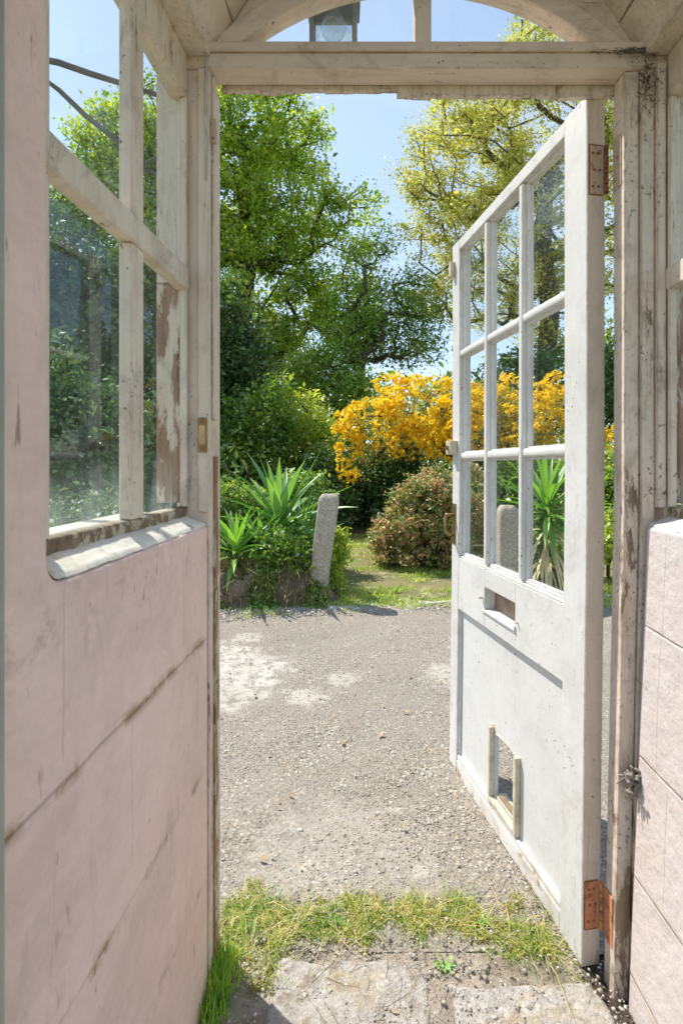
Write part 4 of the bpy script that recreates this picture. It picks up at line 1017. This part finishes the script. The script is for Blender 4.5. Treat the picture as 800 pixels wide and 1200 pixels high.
# dead blades and litter hanging over the bank
n = 1700; X = rng.uniform(-1.3, -.10, n); Y = rng.uniform(4.02, 4.5, n); Z = np.array([zb(x, y) for x, y in zip(X, Y)])+.01
V, Fq = blades(np.stack([X, Y, Z], 1), rng.uniform(.03, .13, n), np.full(n, .0035), 1.4)
tag(bigmesh('dead_leaf_litter', V, Fq, leafmat('brown litter', [(.06, .045, .025), (.13, .09, .05), (.22, .17, .10), (.12, .15, .04)], .2, .03, (1, 1, .8))), 'dead blades and litter hanging over the earth bank', 'leaf litter', kind='stuff')
n = 15000; X = rng.uniform(-1.5, -.1, n); Y = rng.uniform(3.96, 4.6, n); k = np.array([N3(x*4, y*4, 2) for x, y in zip(X, Y)]) > .0; X, Y = X[k], Y[k]
Z = np.array([zb(x, y) for x, y in zip(X, Y)])+.02+rng.uniform(0, .04, len(X))
tag(fmesh('ground_cover', np.stack([X, Y, Z], 1), .03, L_mid, up=.6), 'low leafy ground cover on the earth bank', 'ground cover', kind='stuff')
# dry bare twigs beside the left post
tw = empty('dry_twigs', tuple(at(256, 640, 4.9)), 'pale leafless twigs beside the left door post', 'twigs')
b = MB()
for i in range(34):
    p0 = at(256, 640, 4.9)+rng.normal(0, .04, 3); L = rng.uniform(.5, 1.0); a = rng.uniform(-.5, .7)
    pts = [p0]; d = np.array([math.sin(a), rng.normal(0, .25), math.cos(a)])
    for q in range(6): d = unit(d+rng.normal(0, .22, 3)); pts.append(pts[-1]+d*L/6)
    b.tube(pts, list(np.linspace(.0035, .001, 7)), 4)
    q = pts[3]; d2 = unit(d+rng.normal(0, .6, 3)); b.tube([q, q+d2*.1, q+d2*.2+rng.normal(0, .02, 3)], [.002, .0015, .0008], 4)
b.build('stems', simple('pale dry twigs', (.36, .31, .25), .9), tw, smooth=True)

# bare dark boughs close outside the porch window
sh = empty('bare_shrub', (-1.35, 1.45, 0), 'dark bare boughs crossing the sky in the upper pane of the porch window', 'branch')
b = MB(); b.tube([(-1.35, 1.45, -.05), (-1.33, 1.45, .9), (-1.28, 1.47, 1.6), (-1.18, 1.5, 2.1)], [.03, .027, .024, .02], 10); b.build('trunk', B_dark, sh, smooth=True)
M_bough = barkmat('grey blue bough bark', (.06, .065, .07), (.13, .135, .14))
b = MB()
q = lambda x, y, Y: tuple(at(x, y, Y))
b.tube([(-1.18, 1.5, 2.1), q(10, 62, 1.5), q(68, 73, 1.52), q(105, 86, 1.55), q(140, 97, 1.6), q(190, 113, 1.7), q(240, 125, 1.85)], [.014, .010, .009, .0088, .008, .0075, .005], 8)
b.tube([(-1.22, 1.49, 1.95), q(20, 68, 1.5), q(70, 106, 1.52), q(100, 135, 1.53), q(135, 163, 1.55), q(165, 194, 1.6), q(200, 215, 1.7)], [.012, .009, .0075, .008, .0075, .006, .004], 8)
b.tube([q(165, 194, 1.6), q(178, 188, 1.6), q(195, 176, 1.62), q(230, 150, 1.65)], [.006, .0055, .005, .003], 8)
b.build('boughs', M_bough, sh, smooth=True)

# ------------------------------------------------------------------ granite gate posts
M_gran = granite('grey granite', (.27, .235, .185), (.60, .54, .44), (.42, .34, .19), .45)
def gatepost(base, dx, h, w, label, seed, dy=0.0):
    nseg = 30; V = []; K = 24
    for i in range(nseg+1):
        f_ = i/nseg; z = -.08+(h+.08)*f_
        for k in range(K):
            a = 2*math.pi*k/K; c, s = math.cos(a), math.sin(a); m = (abs(c)**6+abs(s)**6)**(-1/6)
            ww = w*(.92+.14*f_)*.5; rr = m*ww*(1-.0*f_)
            if f_ > .93: rr *= math.sqrt(max(.0, 1-((f_-.93)/.075)**2*.6))
            nz = 1+.05*mnoise.noise((c*1.5+seed, s*1.5, z*3))+.022*mnoise.noise((c*5+seed, s*5, z*14))
            V.append((base[0]+dx*f_+c*rr*nz, base[1]+dy*f_+s*rr*nz*.9, z+base[2]+(.012*mnoise.noise((c*2, s*2, seed)) if f_ > .9 else 0)))
    V.append((base[0]+dx, base[1]+dy, base[2]+h+.006))
    Fq = [(i*K+k, i*K+(k+1) % K, (i+1)*K+(k+1) % K, (i+1)*K+k) for i in range(nseg) for k in range(K)]+[(nseg*K+k, nseg*K+(k+1) % K, len(V)-1) for k in range(K)]
    me = bpy.data.meshes.new('granite_post'); me.from_pydata([tuple(np.array(v)-np.array(base)) for v in V], [], Fq)
    for p in me.polygons: p.use_smooth = True
    o = link('granite_post', me, None, M_gran); o.location = base
    return tag(o, label, 'stone post', 'granite posts either side of the path')
gatepost((-.215, 4.26, 0.0), .115, .87, .165, 'leaning rough granite post at the corner of the yucca bed', 2.)
gatepost((1.31, 4.10, 0.0), .02, .79, .15, 'granite post seen through the middle lower door pane', 5.)

# ------------------------------------------------------------------ verge and lawn beyond the forecourt
V, Fq = grid(-.25, 9, 3.9, 14, 300, 240, lambda x, y: -.030+.02*min(1, max(0, (y-4.05)/.1))+.022*N3(x*2, y*2)+.010*N3(x*9, y*9))
tag(bigmesh('lawn', V, Fq, M_lawn, smooth=True), 'patchy lawn beyond the forecourt', 'lawn', kind='structure')
# pale kerb of broken stone along the far edge of the forecourt
b = MB()
x = -.12; ks = empty('stone_kerb', (.4, 4.05, 0), 'low pale stone kerb along the far edge of the tarmac', 'kerb')
while x < 4.5:
    L = rng.uniform(.18, .42); y0 = 3.99+.16*x; y1 = 3.99+.16*(x+L); h = rng.uniform(-.006, .014)
    b.add([(x, y0-.01, -.05), (x+L-.01, y1-.01, -.05), (x+L-.01, y1+.07, -.05), (x, y0+.07, -.05), (x, y0, h), (x+L-.01, y1, h), (x+L-.01, y1+.06, h), (x, y0+.06, h)],
          [(0, 1, 2, 3), (4, 7, 6, 5), (0, 4, 5, 1), (1, 5, 6, 2), (2, 6, 7, 3), (3, 7, 4, 0)]); x += L
b.build('kerb_stone', granite('pale kerb stone', (.36, .33, .28), (.52, .48, .42), (.35, .32, .2), .4), ks, bevel=.008, seg=2)

G_lawn = leafmat('lawn grass blades', [(.06, .105, .015), (.12, .19, .028), (.21, .26, .05), (.36, .34, .13)], .4, .04, (1.4, 1.5, .5), ns=3)
G_thr = leafmat('threshold grass and straw', [(.045, .095, .012), (.08, .145, .018), (.14, .19, .03), (.27, .24, .09), (.38, .29, .16)], .4, .04, (1.35, 1.4, .55), ns=14)
def scatter(n, x0, x1, y0, y1, dens):
    X = rng.uniform(x0, x1, n); Y = rng.uniform(y0, y1, n); k = np.array([dens(a, b) for a, b in zip(X, Y)]) > rng.uniform(0, 1, n)
    return X[k], Y[k]
def dl(x, y):
    xx = (x/y)
    base = .30+1.5*N3(x*1.9, y*2.6, 3)+1.0*N3(x*6, y*6, 1)
    if 4.62 < y-.16*x < 5.0: base -= .75           # worn path across the grass
    if y-.16*x < 4.5: base += .6
    return base
X, Y = scatter(110000, -.25, 3.2, 4.04, 8.0, dl); Z = -.012+.0*X
h = rng.lognormal(math.log(.022), .5, len(X)).clip(.008, .08); V, Fq = blades(np.stack([X, Y, Z], 1), h, np.full(len(X), .0026)+Y*.0002, 1.0)
tag(bigmesh('lawn_grass', V, Fq, G_lawn), 'patchy sunlit grass of the lawn', 'grass', kind='stuff')
X, Y = scatter(9000, -1.3, 2.2, 3.70, 4.30, lambda x, y: .10+1.9*N3(x*5, y*5, 6)+.6*N3(x*17, y*17, 6) if y > 3.86+.16*x+.05*N3(x*7, 3) else 0)
h = rng.uniform(.012, .05, len(X)); V, Fq = blades(np.stack([X, Y, -.01+0*X], 1), h, np.full(len(X), .0025), .7)
tag(bigmesh('verge_grass', V, Fq, G_lawn), 'grass tufts along the foot of the bank', 'grass', kind='stuff')

def dt(x, y):
    yc = 1.285+.02*math.sin(x*9)-.06*(x-.1)**2*2
    wd = .085+.05*N3(x*6, 2)+(.10 if x < -.16 else 0)
    if .20 < x < .30: wd = .05
    k = 1-abs(y-yc+(.02 if x < -.1 else 0))/max(.02, wd)
    if x > .50: return 0
    return k*1.7+2.3*N3(x*12, y*12, 1)+1.2*N3(x*45, y*45, 1)-.55
X, Y = scatter(52000, -.30, .52, 1.08, 1.42, dt); Z = np.full(len(X), -.004)
h = rng.lognormal(math.log(.0105), .60, len(X)).clip(.003, .05); V, Fq = blades(np.stack([X, Y, Z], 1), h, rng.uniform(.0005, .0014, len(X)), 1.9)
tag(bigmesh('threshold_grass', V, Fq, G_thr), 'moss and short grass growing in a strip across the threshold', 'grass', kind='stuff')
n = 500; Yq = 1.05+2.9*rng.uniform(0, 1, n)**1.5; Xq = rng.uniform(-.30, .36, n)*Yq+.03
tag(fmesh('fallen_leaves', np.stack([Xq, Yq, .006+.0*Xq], 1), .009, simple('dry brown leaf bits', (.30, .19, .09), .8, 0, (.45, .36, .22), 40), up=2.5, var=.5), 'bits of dry leaf scattered over the tarmac and slabs', 'leaf litter', kind='stuff')
n = 2600; Xq = rng.uniform(-.30, .60, n); Yq = rng.uniform(1.0, 1.36, n)
tag(pebbles(np.stack([Xq, Yq, np.full(n, .006)], 1), rng.lognormal(math.log(.0022), .5, n).clip(.001, .007), M_peb, 'threshold_grit'), 'grit scattered over the slabs and soil of the threshold', 'grit', kind='stuff')
# taller grass tuft by the pink wall
X = rng.normal(-.266, .012, 620); Y = rng.normal(1.10, .045, 620); h = rng.uniform(.02, .085, 620)
V, Fq = blades(np.stack([X, Y, 0*X-.005], 1), h, rng.uniform(.0010, .0022, 620), .5)
tag(bigmesh('grass_tuft', V, Fq, leafmat('lush tuft blades', [(.04, .10, .012), (.08, .17, .02), (.13, .24, .03), (.25, .30, .06)], .4, .05, ns=20)), 'lush grass tuft growing against the foot of the pink wall', 'grass tuft')
X, Y = scatter(26000, -.30, .54, 1.10, 1.42, lambda x, y: dt(x, y)*.9+.35)
Z = np.array([.004+.008*max(0, N3(x*22, y*22, 5)) for x, y in zip(X, Y)])
tag(fmesh('moss', np.stack([X, Y, Z], 1), .0052, leafmat('yellow green moss', [(.05, .075, .012), (.10, .13, .02), (.17, .18, .03), (.26, .22, .07)], .3, .03, ns=25), up=.9, asp=.6), 'cushions of yellow green moss across the threshold', 'moss', kind='stuff')
# dry stalks and broad weeds
b = MB()
for i in range(120):
    x = rng.uniform(-.25, .5); y = rng.uniform(1.12, 1.42) if rng.uniform() < .8 else rng.uniform(1.02, 1.2); a = rng.uniform(0, 6.28); L = rng.uniform(.015, .07)
    d = np.array([math.cos(a), math.sin(a), rng.uniform(0, .2)]); p0 = np.array([x, y, .014]); b.tube([p0, p0+d*L*.5+[0, 0, .003], p0+d*L], .0007, 4)
tag(b.build('dry_stalks', simple('dry straw', (.50, .42, .30), .9)), 'bits of dry straw lying round the threshold', 'straw', kind='stuff')
weed_at = [(-.02, 1.27, 'left of the middle of the threshold moss'), (.345, 1.265, 'in the moss close to the open door'), (.235, 1.16, 'in the joint between the two slabs')]
L_weed = leafmat('weed leaves', [(.05, .12, .02), (.09, .19, .03), (.14, .26, .05)], .35, .08, ns=20)
for (x, y, lb) in weed_at:
    V, Fq = [], []
    for i in range(26): sword(V, Fq, (x+rng.normal(0, .010), y+rng.normal(0, .008), .003), rng.uniform(0, 6.28), rng.uniform(.1, 1.2), rng.uniform(.008, .024), rng.uniform(.004, .009), rng.uniform(.3, 1.3), rng.normal(0, .5), 4)
    tag(bigmesh('weed', V, Fq, L_weed, smooth=True), 'small broad leaved weed '+lb, 'weed', 'weeds in the threshold grass')

# ------------------------------------------------------------------ light, sky, camera
sun_dir = Vector((-.756*math.cos(R(55)), .655*math.cos(R(55)), math.sin(R(55)))).normalized()
sl_ = bpy.data.lights.new('sun', 'SUN'); sl_.energy = 3.7; sl_.angle = R(.53); sl_.color = (1, .945, .85)
so = bpy.data.objects.new('sun', sl_); COL.objects.link(so); so.rotation_euler = sun_dir.to_track_quat('Z', 'Y').to_euler()
so.location = (-5, 5, 10)
w = bpy.data.worlds.new('World'); S.world = w; w.use_nodes = True; nt = w.node_tree; nt.nodes.clear()
sky = nt.nodes.new('ShaderNodeTexSky'); sky.sky_type = 'NISHITA'; sky.sun_disc = False; sky.sun_elevation = R(55); sky.sun_rotation = math.atan2(-.756, .655)
sky.air_density = 1.0; sky.dust_density = .4; sky.ozone_density = 1.6
bg = nt.nodes.new('ShaderNodeBackground'); bg.inputs[1].default_value = .15
out = nt.nodes.new('ShaderNodeOutputWorld')
tc = nt.nodes.new('ShaderNodeTexCoord'); mp = nt.nodes.new('ShaderNodeMapping'); mp.inputs['Scale'].default_value = (1, 1, 2.2)
nz = nt.nodes.new('ShaderNodeTexNoise'); nz.inputs['Scale'].default_value = 2.3; nz.inputs['Detail'].default_value = 7; nz.inputs['Roughness'].default_value = .55; nz.inputs['Distortion'].default_value = .6
cr = nt.nodes.new('ShaderNodeValToRGB'); cr.color_ramp.elements[0].position = .42; cr.color_ramp.elements[0].color = (.38, .38, .38, 1); cr.color_ramp.elements[1].position = .78; cr.color_ramp.elements[1].color = (.72, .72, .72, 1)
mx = nt.nodes.new('ShaderNodeMix'); mx.data_type = 'RGBA'; mx.inputs[7].default_value = (2.75, 3.25, 3.75, 1)
nt.links.new(tc.outputs['Generated'], mp.inputs[0]); nt.links.new(mp.outputs[0], nz.inputs['Vector']); nt.links.new(nz.outputs[0], cr.inputs[0]); nt.links.new(cr.outputs[0], mx.inputs[0])
nt.links.new(sky.outputs[0], mx.inputs[6]); nt.links.new(mx.outputs[2], bg.inputs[0]); nt.links.new(bg.outputs[0], out.inputs[0])

cam = bpy.data.cameras.new('camera'); co = bpy.data.objects.new('camera', cam); COL.objects.link(co); S.camera = co
co.location = (0, 0, CAMZ); co.rotation_euler = (R(90), 0, 0)
cam.sensor_fit = 'VERTICAL'; cam.sensor_height = 36; cam.lens = 18; cam.shift_y = -.05; cam.clip_start = .02; cam.clip_end = 1500
cam.dof.use_dof = True; cam.dof.focus_distance = 2.6; cam.dof.aperture_fstop = 6.3
S.view_settings.view_transform = 'Standard'; S.view_settings.look = 'None'; S.view_settings.exposure = .86; S.view_settings.gamma = 1
c = S.cycles if hasattr(S, 'cycles') else None
S.render.engine = 'CYCLES'
S.cycles.use_denoising = True; S.cycles.max_bounces = 10; S.cycles.diffuse_bounces = 5; S.cycles.transparent_max_bounces = 24; S.cycles.transmission_bounces = 6
S.cycles.sample_clamp_indirect = 8
